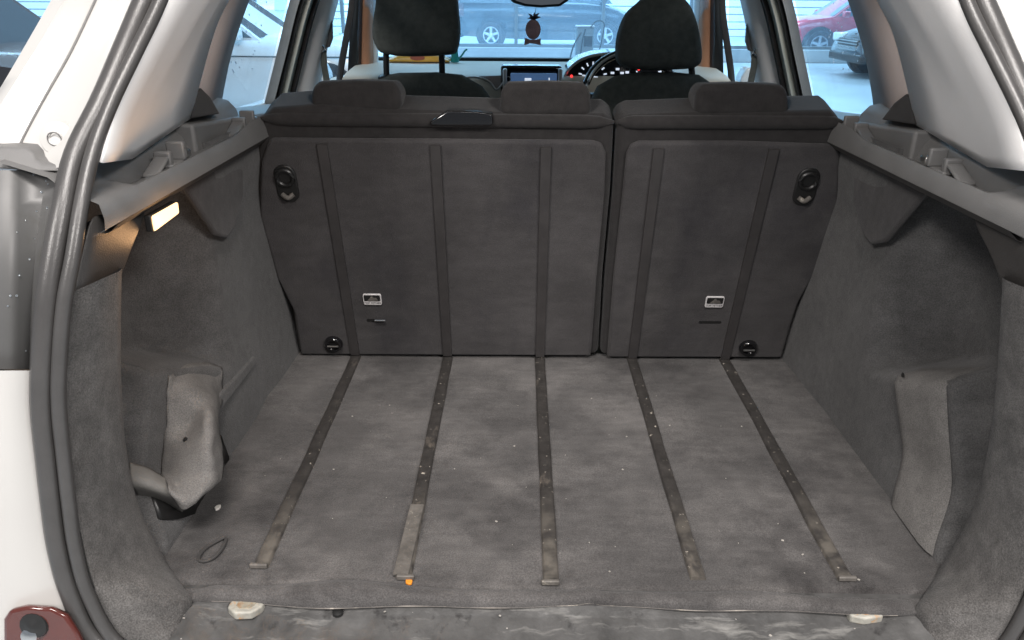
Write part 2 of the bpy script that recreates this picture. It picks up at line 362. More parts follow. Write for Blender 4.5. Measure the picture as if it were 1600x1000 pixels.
strip('slat_cover', [(-S-.004+.004*k/8, .918+.17*k/8) for k in range(9)], .0125, .0028, 'slat_worn', floor, .0064)
for px, py, i in ((405, 884, 0), (634, 902, 1), (860, 910, 2), (1323, 904, 4)):
    p = at(px, py, Z=.003); box('slat_end', (p.x, p.y-.002, p.z+.002), (.027, .006, .008), 'slat_worn', floor, bevel=.0015)
# pull loop in the carpet
ctr = [at(px, py, Z=.003) for px, py in ((352, 840), (350, 852), (338, 868), (324, 876), (312, 876), (312, 868), (322, 856), (338, 846))]
tube('pull_loop', catmull(ctr, 6, True), .0024, 'rubber', floor, n=8, closed=True)
# ---- sill -----------------------------------------------------------------
rows = []
for x in [-.56+1.12*i/80 for i in range(81)]:
    e = sst(.56, .46, abs(x)); zz = -.012*e
    rib = .0034*math.sin(x*118)
    rows.append([Vector((x, .905, -.006)), Vector((x, .872, -.006)), Vector((x, .862, zz-.004)), Vector((x, .856, zz-.004+.3*rib)), Vector((x, .846, zz-.010+rib)), Vector((x, .815, zz-.014+rib)), Vector((x, .797, zz-.018)), Vector((x, .786, zz-.032)), Vector((x, .784, zz-.11))])
sill = loft('boot_sill', rows, 'sill', car, ang=60); sill['label'] = 'scuffed grey plastic loading sill'
for pts in (((355, 948), (361, 938), (376, 933), (408, 932), (415, 938), (408, 948), (392, 957), (366, 958)), ((1321, 950), (1334, 945), (1362, 948), (1382, 954), (1380, 962), (1352, 966), (1330, 962))):
    P3 = [at(a_, b_, Z=-.003) for a_, b_ in pts]; cc_ = sum(P3, Vector())/len(P3)
    ct = prism('worn_catch', P3, Vector((0, 0, -.014)), 'cap', sill, bevel=.003, seg=3)
    prism('catch_recess', [cc_+(v-cc_)*.55+Vector((0, 0, .0006)) for v in P3], Vector((0, 0, -.003)), 'rust', sill, bevel=.0006)
for px, py in ((528, 957),):
    p = at(px, py, Z=-.012); lathe('stud', (p.x, p.y, -.014), (0, 0, 1), [(.008, 0), (.008, .004), (.004, .006)], 'black' if px < 700 else 'chip', sill, n=12)
# ---- side walls (carpeted height field over y, z) --------------------------
def wall_w(y, z, s):
    W = .606 - .012*sst(1.4, 1.7, y)
    zt_ = .285-.45*(y-1.06); up = sst(zt_-.02, zt_+.03, z)
    rec = sst(1.34, 1.24, y)*up*(.13+.035*sst(1.15, 1.0, y))
    ye = .950+.04*sst(0, .1, z)+.40*min(max(z, 0), .29)
    gap = sst(ye+.018, ye-.018, y)*.17
    o = W + max(rec, gap) + .012*z + .055*sst(1.27, 1.00, y)*sst(0, .1, z)*(1-up)
    o -= .02*sst(.42, .52, z)*sst(1.1, 1.3, y)
    o += .004*noise.noise(Vector((y*6, z*6, s*3)))
    if s < 0: o -= .016*sst(.24, .0, z)*sst(.30, .0, abs(z-.22+.45*(y-1.2)))*sst(1.18, 1.3, y)*sst(1.5, 1.38, y)
    return o
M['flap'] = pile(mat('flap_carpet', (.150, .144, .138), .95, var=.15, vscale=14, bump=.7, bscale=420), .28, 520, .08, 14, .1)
for s in SG:
    V, Fc = [], []; NY, NZ = 130, 84
    for j in range(NZ+1):
        for i in range(NY+1):
            y = .925+.80*i/NY; z = -.02+.60*j/NZ; V.append(Vector((s*wall_w(y, z, s), y, z)))
    for j in range(NZ):
        for i in range(NY):
            a = j*(NY+1)+i; Fc.append((a, a+1, a+NY+2, a+NY+1))
    sw = mesh('side_trim', V, Fc, 'side_carpet', car, ang=80)
    sw['label'] = 'carpeted boot side wall with torn cover flap' if s < 0 else 'carpeted boot side wall with a small hole'
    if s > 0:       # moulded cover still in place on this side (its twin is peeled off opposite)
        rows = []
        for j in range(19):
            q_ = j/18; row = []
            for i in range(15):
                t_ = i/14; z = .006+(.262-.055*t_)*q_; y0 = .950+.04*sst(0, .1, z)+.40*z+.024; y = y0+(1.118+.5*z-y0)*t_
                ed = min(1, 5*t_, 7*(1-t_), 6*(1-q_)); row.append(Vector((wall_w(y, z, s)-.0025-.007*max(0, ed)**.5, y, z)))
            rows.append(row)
        cv = loft('cover_panel', rows, 'flap', sw, ang=80); cv['label'] = 'moulded cover panel, painted lighter for the light on it'  # light falling on this face is put into the lighter carpet tone
    # inward seam lines
    if s > 0:
        p = at(1413, 586, X=.612); lathe('hole', (p.x-.002, p.y, p.z), (-1, 0, 0), [(.0045, 0), (.0045, .0012), (.002, .0012)], 'black', sw, n=12)
    else:
        prism('carpet_fold', [at(*q, X=-.594) for q in ((334, 652), (336, 626), (366, 594), (399, 556), (398, 572), (372, 606), (346, 640))], Vector((-.012, 0, 0)), 'side_carpet', sw, bevel=.003)
    # jamb strip between the seal and the recess
    inn = [(191, 420, 1), (190, 440, 1), (189, 520, 1), (190, 600, 1), (196, 690, 1), (212, 775, 1), (235, 832, 1), (262, 880, .003), (286, 916, .006), (300, 938, .0), (290, 964, -.014), (268, 1000, -.022), (250, 1040, -.06)]
    out = [(114, 456), (111, 470), (105, 520), (101, 600), (104, 690), (116, 775), (126, 830), (138, 880), (148, 915), (158, 940), (172, 968), (192, 1000), (212, 1040)]
    rows = []
    for k, ((a, b), (c, d, zz)) in enumerate(zip(out, inn)):
        P0 = atO(a, b, .006); P1 = at(c, d, Y=.945) if zz == 1 else at(c, d, Z=zz)
        mid = P0.lerp(P1, .5)+Vector((.008, -.008, .004)); q1 = P0.lerp(P1, .85)+Vector((.006, -.005, .002))
        bk = P1+(Vector((-.035, .03, -.004)) if zz == 1 else Vector((-.012, .012, -.012))); out2 = P0+Vector((-.015, .01, 0))
        rows.append([out2, P0, mid, q1, P1, bk])
    if s > 0: rows = [[mir(v) if v.x < 0 else v for v in r] for r in rows]
    ut = [[atO(140, 335, .018), atO(156, 333, .030), at(198, 326, X=-.580), at(240, 314, X=-.585)],
          [atO(126, 405, .010), atO(145, 402, .024), at(172, 395, Y=.925), at(206, 385, Y=.960)],
          [atO(109, 474, .010), atO(132, 470, .024), at(165, 455, Y=.935), at(188, 442, Y=.962)]]
    loft('jamb_upper_trim', [[v if s < 0 else mir(v) for v in q_] for q_ in ut], 'upper_trim', car, sub=2, solid=.003, sol_off=0)
    jr = [list(c) for c in zip(*[catmull(list(col_), 5) for col_ in zip(*rows)])]
    loft('jamb_trim', jr, 'jamb_carpet', car, ang=75)
# ---- torn cover flap on the left wall --------------------------------------
g = [[(272, 577, -.612), (306, 572, -.606), (325, 574, -.602), (340, 580, -.603)],
     [(269, 620, -.614), (301, 618, -.600), (325, 618, -.590), (340, 625, -.596)],
     [(266, 665, -.616), (296, 668, -.606), (325, 652, -.560), (340, 660, -.566)],
     [(260, 705, -.616), (292, 702, -.592), (325, 700, -.548), (348, 705, -.545)],
     [(252, 738, -.622), (290, 742, -.585), (325, 742, -.548), (345, 745, -.540)],
     [(262, 762, -.600), (288, 778, -.575), (314, 770, -.552), (332, 758, -.545)],
     [(276, 782, -.590), (290, 795, -.575), (303, 786, -.562), (312, 776, -.556)]]
def dense(g_, nu=6, nv=6, amp=.004, seed=0):
    rr_ = [catmull([at(a, b, X=c) for a, b, c in q], nu) for q in g_]
    out_ = [list(q) for q in zip(*[catmull(list(c), nv) for c in zip(*rr_)])]
    for q in out_:
        for v in q:
            n_ = noise.noise(Vector((v.y*22+seed, v.z*22, seed)))+.5*noise.noise(Vector((v.y*55, v.z*48, seed+3)))
            v.x += amp*n_*1.6; v.z += amp*.6*noise.noise(Vector((v.y*30, v.z*30, seed+8)))
    return out_
def onwall(px, py, inset=.003):
    w_ = .61
    for _ in range(40): p_ = at(px, py, X=-w_); w_ = .5*w_+.5*(wall_w(p_.y, p_.z, -1)-inset)
    return at(px, py, X=-w_)
g[0] = [(262, 588, 0), (290, 572, 0), (320, 568, 0), (347, 574, 0)]
g[0] = [(a_, b_, onwall(a_, b_, .001).x) for a_, b_, _ in g[0]]
for k_, (a_, b_) in enumerate(((261, 625), (260, 668), (257, 706), (252, 738))): g[k_+1][0] = (a_, b_, onwall(a_, b_, .002).x)
g[1][3] = (346, 622, onwall(346, 622, .008).x)
rows = dense(g, 7, 6, .0034)
M['flap_back'] = mat('flap_backing', (.17, .165, .155), .85, var=.15, vscale=20, bump=.4, bscale=300)
flap = loft('cover_flap', rows, 'flap', car, ang=80, solid=.0028); flap['label'] = 'peeled grey carpet cover hanging loose from the boot side wall'
g2 = [[(201, 725, -.668), (228, 733, -.650), (251, 746, -.632), (270, 760, -.606)],
      [(206, 752, -.656), (232, 758, -.634), (256, 767, -.616), (277, 775, -.600)],
      [(218, 775, -.668), (242, 781, -.652), (264, 788, -.632), (288, 797, -.600)]]
loft('curled_corner', dense(g2, 6, 6, .003, 5), 'flap_back', flap, ang=80, solid=.004)
loft('flap_shadow_sheet', [[onwall(q_.x, q_.y) for q_ in catmull([Vector((u, v, 0)) for u, v in ((206, 755), (240, 765), (280, 770), (322, 750), (345, 680))], 5)],
                     [onwall(q_.x, q_.y) for q_ in catmull([Vector((u, v, 0)) for u, v in ((222, 800), (255, 812), (296, 806), (340, 778), (358, 715))], 5)]], 'black', flap, solid=.002, sol_off=0)  # black sheet on the wall, paints the shadow below and beside the flap
tube('tear', catmull([at(288, 686, X=-.602), at(298, 691, X=-.594), at(312, 694, X=-.575)], 4), .004, 'black', flap, n=6)
# ---- parcel shelf ledges ----------------------------------------------------
for s in SG:
    rows = []
    for y in [.875+.0115*i for i in range(61)]:
        c = sst(1.0, 1.03, y); far = sst(1.38, 1.50, y)
        A0 = (-.572, .544); A = (-.556+.0*c, .552); Bq = (-.558, .570-.006*(1-c)); Bt = (-.566, .580)
        Cq = (-.590+.004*c, .588-.014*c); D = (-.612+.003*c, .594-.028*c); E_ = (-.620, .600-.008*c); Fq = (-.634, .608); G = (-.70, .624)
        pr = [A0, A, Bq, Bt, Cq, D, E_, Fq, G]
        row = []
        for x, z in pr:
            x += .006*far*(0) ; zz = z + .012*far*(z > .575)
            yy = y
            if y < 1.0: yy = max(y, yopen(zz)+.002)
            row.append(Vector((-s*x, yy, zz)))
        rows.append(row)
    led = loft('shelf_ledge', rows, 'plastic', car, ang=50, cap=False)
    led['label'] = 'dark plastic parcel shelf ledge with lit boot lamp' if s < 0 else 'dark plastic parcel shelf ledge without lamp'
    # underside / rear web of ledge
    loft('ledge_underside', [[Vector((s*.556, y, .5515)), Vector((s*.572, y, .538)), Vector((s*.66, y, .52))] for y in (.93, 1.0, 1.2, 1.4, 1.56)], 'upper_trim', led, ang=50)
    # shelf clips
    for (px, py), yy, L in (((272, 255), 1.165, .05), ((385, 212), 1.50, .05)):
        b0 = Vector((s*.588, yy, .573))
        multi('shelf_clip', [box_geo(b0+Vector((0, -.018, .014)), (.026, .012, .024)), box_geo(b0+Vector((s*-.004, .020, .020)), (.028, .010, .028)), box_geo(b0+Vector((0, 0, .004)), (.030, L, .006)),
                             prism_geo([b0+Vector((-.012, -.024, .020)), b0+Vector((.012, -.024, .020)), b0+Vector((.012, -.070, .002)), b0+Vector((-.012, -.070, .002))], Vector((0, 0, -.006)))], 'plastic', led, bevel=.003, seg=2)
        p2 = b0+Vector((-s*.006, .045, .012)); box('clip_pin', p2, (.014, .02, .012), 'steel', led, bevel=.003)
    # hanging pocket panel below the ledge
    pan = [(-.592, 1.20, .545), (-.592, 1.50, .545), (-.592, 1.47, .45), (-.592, 1.40, .405), (-.592, 1.36, .398), (-.592, 1.31, .42)]
    prism('hanging_panel', [Vector((-s*x, y, z)) for x, y, z in pan], Vector((s*.012, 0, 0)), 'seat_back', led, bevel=.008)
    if s < 0:
        q = [at(240, 337, X=-.553), at(279, 315, X=-.553), at(281, 333, X=-.556), at(244, 361, X=-.556)]
        lens = prism('boot_lamp', q, Vector((-.009, 0, -.002)), 'lens', led, bevel=.003); lens['label'] = 'small lit boot lamp glowing warm white'
        fr = []
        ce = sum(q, Vector())/4
        q2 = [ce+(v-ce)*1.07 for v in q]
        prism('lamp_frame', [v+Vector((-.003, 0, 0)) for v in q2], Vector((-.010, 0, 0)), 'black', led, bevel=.002)
        pl = bpy.data.lights.new('boot_lamp_light', 'POINT'); pl.energy = .45; pl.color = (1, .55, .25); pl.shadow_soft_size = .015
        lo = bpy.data.objects.new('boot_lamp_light', pl); COL.objects.link(lo); lo.location = ce+Vector((.03, -.01, -.02))
# ---- D pillar trims, C pillars ----------------------------------------------
def up_rows(cols):
    """each column: list of (px,py,Y or None for opening surface); returns rows of 3D points, extended upward"""
    out = []
    for col_ in cols:
        pts = []
        for px, py, Y in col_: pts.append(atO(px, py, .004) if Y is None else at(px, py, Y=Y))
        d = (pts[0]-pts[1]).normalized()
        pts = [pts[0]+d*.16+Vector((.03, .02, 0)), pts[0]+d*.07+Vector((.006, .004, 0))]+pts
        out.append(catmull(pts, 4))
    return [list(r) for r in zip(*out)]
c0 = [(262, 0, None), (222, 80, None), (182, 165, None), (158, 254, None)]
c1 = [(294, 0, 1.15), (245, 88, 1.10), (205, 172, 1.06), (180, 250, 1.05)]
c2 = [(324, 0, 1.21), (264, 104, 1.15), (226, 180, 1.11), (204, 248, 1.10)]
c3 = [(342, 0, 1.32), (305, 60, 1.26), (268, 150, 1.23), (252, 216, 1.22)]
c4 = [(356, 0, 1.42), (334, 48, 1.38), (308, 140, 1.35), (297, 184, 1.345)]
c5 = [(390, 0, 1.66), (366, 70, 1.64), (352, 130, 1.63), (345, 172, 1.62)]
R1 = [[a_, a_.lerp(c_, .55), a_.lerp(c_, .88), c_, c_.lerp(e_, .10), c_.lerp(e_, .5), e_] for a_, b_, c_, d_, e_ in up_rows([c0, c1, c2, c3, c4])]; R2 = up_rows([c4, c5])
for s in SG:
    fx = (lambda v: v) if s < 0 else mir
    loft('rear_pillar_trim', [[fx(v) for v in r] for r in R1], 'trim', car, ang=70, solid=.004, sol_off=0)
    loft('quarter_pillar_trim', [[fx(v)+Vector((-s*-.003, .002, 0)) for v in r] for r in R2], 'inner_trim', car, ang=70, solid=.004, sol_off=0)
    # black wedge (belt guide) in the corner
    wv = [at(298, 186, Y=1.335), at(304, 140, Y=1.345), at(316, 138, Y=1.36), at(330, 152, Y=1.40), at(345, 178, Y=1.45)]
    prism('belt_guide', [fx(v) for v in wv], Vector((s*.05, .03, 0)), 'fabric', car, bevel=.004)
    # window ledge beside the rear seat
    a = at(344, 172, Y=1.5); b = at(432, 163, Y=2.4)
    V = [Vector((-.60, 1.30, .615)), Vector((-.60, 2.5, b.z)), Vector((-.76, 2.5, b.z-.002)), Vector((-.76, 1.30, .617))]
    prism('window_ledge', [fx(v) for v in V], Vector((0, 0, -.12)), 'plastic', car, bevel=.006)
# ---- rear seat backs --------------------------------------------------------
def seat_outline(pts, n=0): return [seat(*seat_xy(px, py), n) for px, py in pts]
left_out = [(424, 172), (500, 166), (640, 176), (780, 180), (944, 182), (960, 190), (954, 300), (942, 430), (935, 556), (465, 553), (455, 482), (430, 432), (402, 335), (402, 240), (408, 186)]
right_out = [(1300, 176), (1316, 188), (1320, 240), (1316, 310), (1290, 405), (1252, 470), (1240, 505), (1225, 559), (938, 557), (946, 430), (958, 300), (964, 192), (984, 184), (1090, 180)]
def seat_section(outl, px_l, px_r):
    o = prism('rear_seat_back', seat_outline(outl), -EN*.10, 'fabric', car, bevel=.016, seg=4)
    return o
SL = seat_section(left_out, 0, 0); SR = seat_section(right_out, 0, 0)
SL['label'] = 'wider section of the folding rear seat back'; SR['label'] = 'narrower section of the folding rear seat back'
lp = [(418, 226), (424, 214), (700, 216), (925, 218), (940, 222), (946, 236), (944, 300), (932, 430), (923, 553), (471, 551), (460, 482), (434, 430), (407, 333), (410, 250)]
rp = [(1304, 224), (1310, 240), (1308, 310), (1284, 402), (1246, 470), (1234, 505), (1220, 556), (948, 555), (958, 430), (972, 300), (978, 238), (984, 224), (998, 219), (1150, 219)]
def panel(outl, parent):
    f = seat_outline(outl, .010)
    return prism('back_board', f, -EN*.014, 'seat_back', parent, bevel=.008, seg=4)
panel(lp, SL); panel(rp, SR)
def roll(p0, p1, parent, r=.0135):
    a = seat(*seat_xy(*p0)); b = seat(*seat_xy(*p1)); n = 24; path = [a.lerp(b, k/n) for k in range(n+1)]
    rad = [r*math.sqrt(max(.05, 1-(1-min(1, k/2.0, (n-k)/2.0))**2)) for k in range(n+1)]
    return tube('top_roll', [q-EN*.004 for q in path], rad, 'fabric', parent, n=16, flat=1.0)
roll((406, 186), (960, 192), SL); roll((965, 192), (1318, 192), SR)
for i in range(5):
    x0 = (i-2)*S; par = SL if i < 3 else SR
    xt, st = seat_xy(*((505, 221), (681, 223), (853, 226), (1028, 228), (1207, 229))[i]); wv = .0100; rows = []
    for k in range(25):
        s_ = .012+(st-.012)*k/24; xx = x0+(xt-x0)*k/24; n0 = .0102; h = .0050
        rows.append([seat(xx-wv-.001, s_, n0-.002), seat(xx-wv, s_, n0+h), seat(xx+wv, s_, n0+h), seat(xx+wv+.001, s_, n0-.002)])
    loft('back_slat', rows, 'seat_slat', par, cap=True, ang=40)
for px, py, par in ((450, 283, SL), (1257, 288, SR)):       # upper latch recess with ring
    x, s_ = seat_xy(px, py); c = seat(x, s_, .0105)
    prism('latch_plate', [seat(a, b, .014) for a, b in rrect(x, s_, .046, .085, .022)], -EN*.006, 'black', par, bevel=.003)
    rg = [seat(x+.017*math.cos(t*math.pi/8), s_+.016+.017*math.sin(t*math.pi/8), .016) for t in range(16)]
    tube('latch_ring', rg, .0045, 'black', par, n=8, closed=True)
    tube('latch_bar', catmull([seat(x-.012, s_-.022, .016), seat(x, s_-.028, .021), seat(x+.012, s_-.022, .016)], 5), .005, 'slat_worn', par, n=8)
for px, py, par in ((523, 532, SL), (1167, 538, SR)):       # round anchor caps
    x, s_ = seat_xy(px, py); c = seat(x, s_, .010)
    lathe('anchor_cap', c, EN, [(.022, 0), (.022, .006), (.019, .010), (.014, .010), (.013, .003), (.001, .003)], 'gloss_black', par)
    tube('anchor_bar', [seat(x-.013, s_, .022), seat(x+.013, s_, .022)], .0028, 'steel', par, n=8)
for px, py, par in ((583, 463, SL), (1115, 467, SR)):       # tether labels
    x, s_ = seat_xy(px, py); W_, H_ = .042, .030
    lab = prism('tether_label', [seat(a, b, .0135) for a, b in rrect(x, s_, W_, H_, .004, 3)], -EN*.005, 'white_print', par, bevel=.0008)
    prism('icon_field', [seat(a, b, .0145) for a, b in rrect(x, s_+.0048, W_-.005, H_-.014, .002, 2)], -EN*.0012, 'black', lab)
    prism('icon', [seat(x+a, s_+b, .0152) for a, b in ((-.012, -.002), (-.006, .004), (-.002, .010), (.002, .010), (.004, .006), (.010, .006), (.013, .001), (.013, -.002))], -EN*.0012, 'slat_worn', lab)
    tv, tf = text_geo('TOP TETHER', .0068); mesh('printed_text', [seat(x+v.x, s_-.0095+v.y, .0139) for v in tv], tf, 'black', lab, smooth=False)
x, s_ = seat_xy(595, 494); tube('tether_bar', [seat(x-.012, s_, .016), seat(x+.013, s_, .016)], .0026, 'chrome', SL, n=8)
prism('slit', [seat(a, b, .0112) for a, b in rrect(x-.012, s_-.004, .040, .007, .003, 2)], -EN*.002, 'black', SL)
x, s_ = seat_xy(1108, 499); prism('slit', [seat(a, b, .0112) for a, b in rrect(x, s_, .052, .006, .0028, 2)], -EN*.002, 'black', SR)
# belt outlet on top of the wide section
a = seat(*seat_xy(722, 182), .016)
bel = prism('belt_outlet', [Vector((a.x+u, a.y+.0, a.z+v)) for u, v in ((-.062, -.012), (.058, -.012), (.062, -.006), (.060, .012), (.030, .016), (-.028, .017), (-.045, .006), (-.062, -.004))], Vector((0, .06, 0)), 'gloss_black', SL, bevel=.004)
# rear headrests
for x0, x1, y0, y1 in ((483, 628, 125, 178), (779, 926, 127, 184), (1085, 1236, 129, 184)):
    Yh = 1.545
    o_ = [at(a, b, Y=Yh) for a, b in ((x0+16, y0+2), ((x0+x1)/2, y0), (x1-16, y0+2), (x1-4, y0+9), (x1-1, y1-14), (x1-6, y1), (x0+6, y1), (x0+1, y1-14), (x0+4, y0+9))]
    hr = prism('rear_headrest', [v+Vector((0, 0, 0)) for v in o_], Vector((0, .085, -.006)), 'fabric', car, bevel=.014, seg=5)
# ---- weather seal round the opening -----------------------------------------
so = [(210, 0), (178, 80), (146, 160), (102, 240), (82, 320), (66, 400), (56, 476), (50, 572), (49, 640), (56, 712), (64, 784), (74, 856), (94, 928), (130, 1000)]
si = [(262, 0), (222, 80), (182, 160), (156, 240), (139, 320), (127, 400), (112, 476), (104, 572), (104, 640), (111, 712), (119, 784), (129, 856), (149, 928), (192, 1000)]
def loop(f):
    L = [atO(a+(c-a)*f, b, 0) for (a, b), (c, d) in zip(so, si)]
    k = 1-f
    top = [Vector((-.30-.03*k, 1.262+.02*k, 1.02+.03*k)), Vector((-.42-.035*k, 1.225+.015*k, .985+.02*k)), Vector((-.49-.03*k, 1.14+.01*k, .90+.01*k))]
    bot = [Vector((-.535-.04*k, .790, -.055-.02*k)), Vector((-.47-.02*k, .787, -.085-.04*k)), Vector((-.35, .786, -.095-.04*k))]
    half = top+L+bot
    return half+[mir(v) for v in reversed(half)]
o_path = catmull(loop(.27), 5, True); i_path = catmull(loop(.79), 5, True)
g1 = tube_geo(o_path, .0128, 12, True, up=(0, -1, 0), flat=.75); g2_ = tube_geo(i_path, .0092, 10, True, up=(0, -1, 0), flat=.9)
g3 = tube_geo([q+Vector((0, .008, 0)) for q in catmull(loop(.55), 5, True)], .012, 8, True, up=(0, -1, 0), flat=.3)
seal = multi('weather_seal', [g1, g2_], 'rubber', car, ang=80); seal['label'] = 'grey ribbed rubber weather seal around the boot opening'
multi('seal_groove', [g3], 'black', seal)
def wrapx(v):
    if v.x < -.845: return Vector((-.845-.02*min(1, (-.845-v.x)*4), v.y+(-.845-v.x)*1.0, v.z))
    return v
# ---- outer body beside the opening -------------------------------------------
for s in SG:
    fx = (lambda v: v) if s < 0 else mir
    edge = [(212, 0), (180, 80), (148, 160), (118, 215), (104, 240), (97, 262)]
    seam = [(150, 0), (112, 80), (72, 150), (42, 205), (30, 232), (22, 262)]
    s2 = [(143, 0), (105, 80), (64, 150), (34, 205), (22, 232), (14, 262)]
    rid = [(107, 0), (62, 80), (20, 150), (-15, 205), (-30, 232), (-45, 262)]
    rid2 = [(100, 0), (54, 80), (10, 150), (-26, 205), (-42, 232), (-58, 262)]
    oed = [(80, 0), (34, 80), (-8, 150), (-50, 205), (-75, 232), (-95, 262)]
    cols = []
    for ln, off in ((edge, .008), ([(e[0]*.6+q[0]*.4, e[1]) for e, q in zip(edge, seam)], .040), (seam, .050), (s2, .046), (rid, .028), (rid2, .024), (oed, .034)):
        p_ = [atO(a, b, off) for a, b in ln]; d = (p_[0]-p_[1]).normalized()
        cols.append(catmull([p_[0]+d*.20+Vector((.05, .05, 0)), p_[0]+d*.08]+p_, 4))
    lastc = [v+Vector((-.018, .05, 0)) for v in cols[-1]]; far_c = [v+Vector((-.03, .9, .0)) for v in cols[-1]]
    cols += [lastc, [Vector((v.x-.01, 1.7, v.z)) for v in lastc]]
    qp = loft('quarter_panel', [[fx(wrapx(v)) for v in r] for r in zip(*cols)], 'paint', car, ang=35)
    tube('panel_seam', [fx(v+Vector((0, -.0015, 0))) for v in cols[2]], .0016, 'plastic', qp, n=6)
    c = atO(90, 216, .036); lathe('panel_plug', fx(c), (0, -1, .35), [(.024, -.004), (.021, .003), (.010, .005), (.0095, .0065), (.007, .0065), (.0065, .005), (.001, .005)], 'paint', qp)
    tv = [fx(c)+Vector((.0088*math.cos(t), -.0075, .0088*math.sin(t))) for t in [k*math.pi/8 for k in range(16)]]
    tube('plug_ring', tv, .0009, 'plastic', qp, n=6, closed=True)
    # lamp gasket
    gk = [(-60, 222), (-10, 229), (40, 231), (51, 240), (55, 250), (66, 256), (96, 259), (96, 268), (50, 268), (0, 264), (-60, 258)]
    prism('lamp_gasket', [fx(atO(a, b, .018)) for a, b in gk], Vector((0, .05, 0)), 'plastic', car, bevel=.003)
    # tail lamp shell
    cols = []
    ys = (266, 320, 400, 476, 540, 577)
    def se(y): return interp(y, [q[1] for q in so], [q[0] for q in so])
    for fxn, off in ((lambda y: se(y)+4, .012), (lambda y: se(y)*.62+14, .040), (lambda y: 30, .022), (lambda y: 12, .010), (lambda y: -70, .020), (lambda y: -160, .10)):
        cols.append(catmull([atO(fxn(y), y, off) for y in ys], 4))
    tl = loft('tail_lamp', [[fx(wrapx(v)) for v in r] for r in zip(*cols)], 'lamp_shell', car, ang=70); tl['label'] = 'dark grey side shell of the tail lamp with water drops'
    if s < 0:
        geos = []
        for px, py in ((52, 273), (72, 283), (75, 288), (85, 276), (57, 330), (74, 325), (26, 363), (54, 373), (40, 345), (16, 462), (26, 462), (12, 478), (40, 548), (30, 430), (64, 300), (46, 405)):
            e_ = se(py); c = atO(px, py, interp(px, (12, 30, e_*.62+14, e_+4), (.010, .022, .040, .012))); rr_ = .0010+.0006*((px*7) % 3)/3; geos.append(lathe_geo(c, (.5, -1, 0), [(rr_, -.001), (rr_*1.1, .0004), (rr_*.6, .0012), (.0002, .0014)], 8))
        d_ = multi('water_drops', geos, 'drop', tl); d_['kind'] = 'stuff'
    # bumper
    ys = (579, 640, 712, 784, 856, 928, 1000, 1080)
    cols = []
    for fxn, off in ((lambda y: se(min(y, 1000))+4+max(0, y-1000)*.5, .010), (lambda y: se(min(y, 1000))*.6, -.004), (lambda y: 0, -.012), (lambda y: -80, -.006), (lambda y: -170, .03), (lambda y: -230, .14), (lambda y: -240, .5)):
        cols.append(catmull([atO(fxn(y), y, off) for y in ys], 4))
    bp_ = loft('bumper_corner', [[fx(wrapx(v)) for v in r] for r in zip(*cols)], 'paint', car, ang=60)
    # red reflector low on the bumper
    rl = [(4, 968), (14, 953), (40, 947), (80, 950), (104, 962), (122, 990), (140, 1030), (60, 1040), (4, 1035)]
    rr = prism('red_reflector', [fx(atO(a, b, -.022)) for a, b in rl], Vector((-s*-.004, .014, -.008)), 'red', bp_, bevel=.006, seg=3)
    q0 = fx(atO(52, 978, -.024)); lathe('reflector_bulb', q0, (0, -1, .2), [(.020, -.004), (.018, .001), (.010, .002), (.004, .005), (.001, .005)], 'black', bp_, n=16)
    q0 = fx(atO(46, 994, -.026)); lathe('reflector_bowl', q0, (0, -1, .3), [(.012, -.004), (.011, .002), (.005, .003)], 'chrome', bp_, n=16)
    # flank, doors, roof rail (outside the frame, seen from other positions)
    fl = [Vector((-.84, y, GZ+z)) for y, z in ((.98, .42), (.98, 1.12), (1.7, 1.16), (4.1, 1.08), (4.3, .95), (4.3, .35), (3.95, .35), (3.85, .62), (3.55, .72), (3.25, .62), (3.15, .3), (1.95, .3), (1.85, .62), (1.55, .72), (1.25, .62), (1.15, .38))]
    prism('body_side', [fx(v) for v in fl], Vector((-s*.05, 0, 0)), 'paint', car, bevel=.01)
    loft('roof_rail', [[fx(Vector((x, y, z))) for x, z in ((-.60, .93), (-.56, .97), (-.53, .955), (-.55, .91))] for y in (1.22, 1.6, 2.2, 2.7, 3.0)], 'trim', car, ang=60)
    for yw in (1.55, 3.55):
        whl = lathe('wheel', (s*.70, yw, GZ+.325), (s, 0, 0), [(.20, 0), (.31, 0), (.325, .03), (.325, .12), (.30, .15), (.22, .15), (.20, .10)], 'tyre', car, n=28)
        lathe('rim', (s*.80, yw, GZ+.325), (s, 0, 0), [(.20, 0), (.21, .03), (.12, .02), (.05, .04), (.01, .04)], 'rim', whl)
bc = loft('rear_bumper', [[Vector((x, y-.03*(1-(x/.72)**2), z)) for y, z in ((.86, -.10), (.80, -.115), (.765, -.125), (.755, -.16), (.76, -.30), (.80, -.42), (1.0, -.45))] for x in [-.72+.06*i for i in range(25)]], 'paint', car, ang=50)
# roof and headliner, underbody, tailgate, bonnet
loft('roof', [[Vector((x, y, z+.05*(1-(x/.6)**2))) for x in (-.56, -.3, 0, .3, .56)] for y, z in ((1.20, .985), (1.7, .995), (2.3, .985), (2.75, .95), (3.0, .90))], 'dash', car, solid=.03, sol_off=1)
box('underbody', (0, 2.45, GZ+.36), (1.40, 3.3, .16), 'black', car, bevel=.03)
tg = loft('tailgate', [[Vector((x*(1-.12*t), 1.20-.66*t, 1.075+.60*t+.05*math.sin(t*3))) for x in (-.68, -.34, 0, .34, .68)] for t in (0, .15, .3, .5, .7, .85, 1)], 'paint', car, solid=.05, sol_off=1)
loft('bonnet', [[Vector((x, y, z-.10*(abs(x)/.8)**3)) for x in (-.8, -.5, 0, .5, .8)] for y, z in ((3.25, .46), (3.6, .44), (3.95, .38), (4.25, .22), (4.32, .0), (4.32, -.25))], 'paint', car, ang=60)
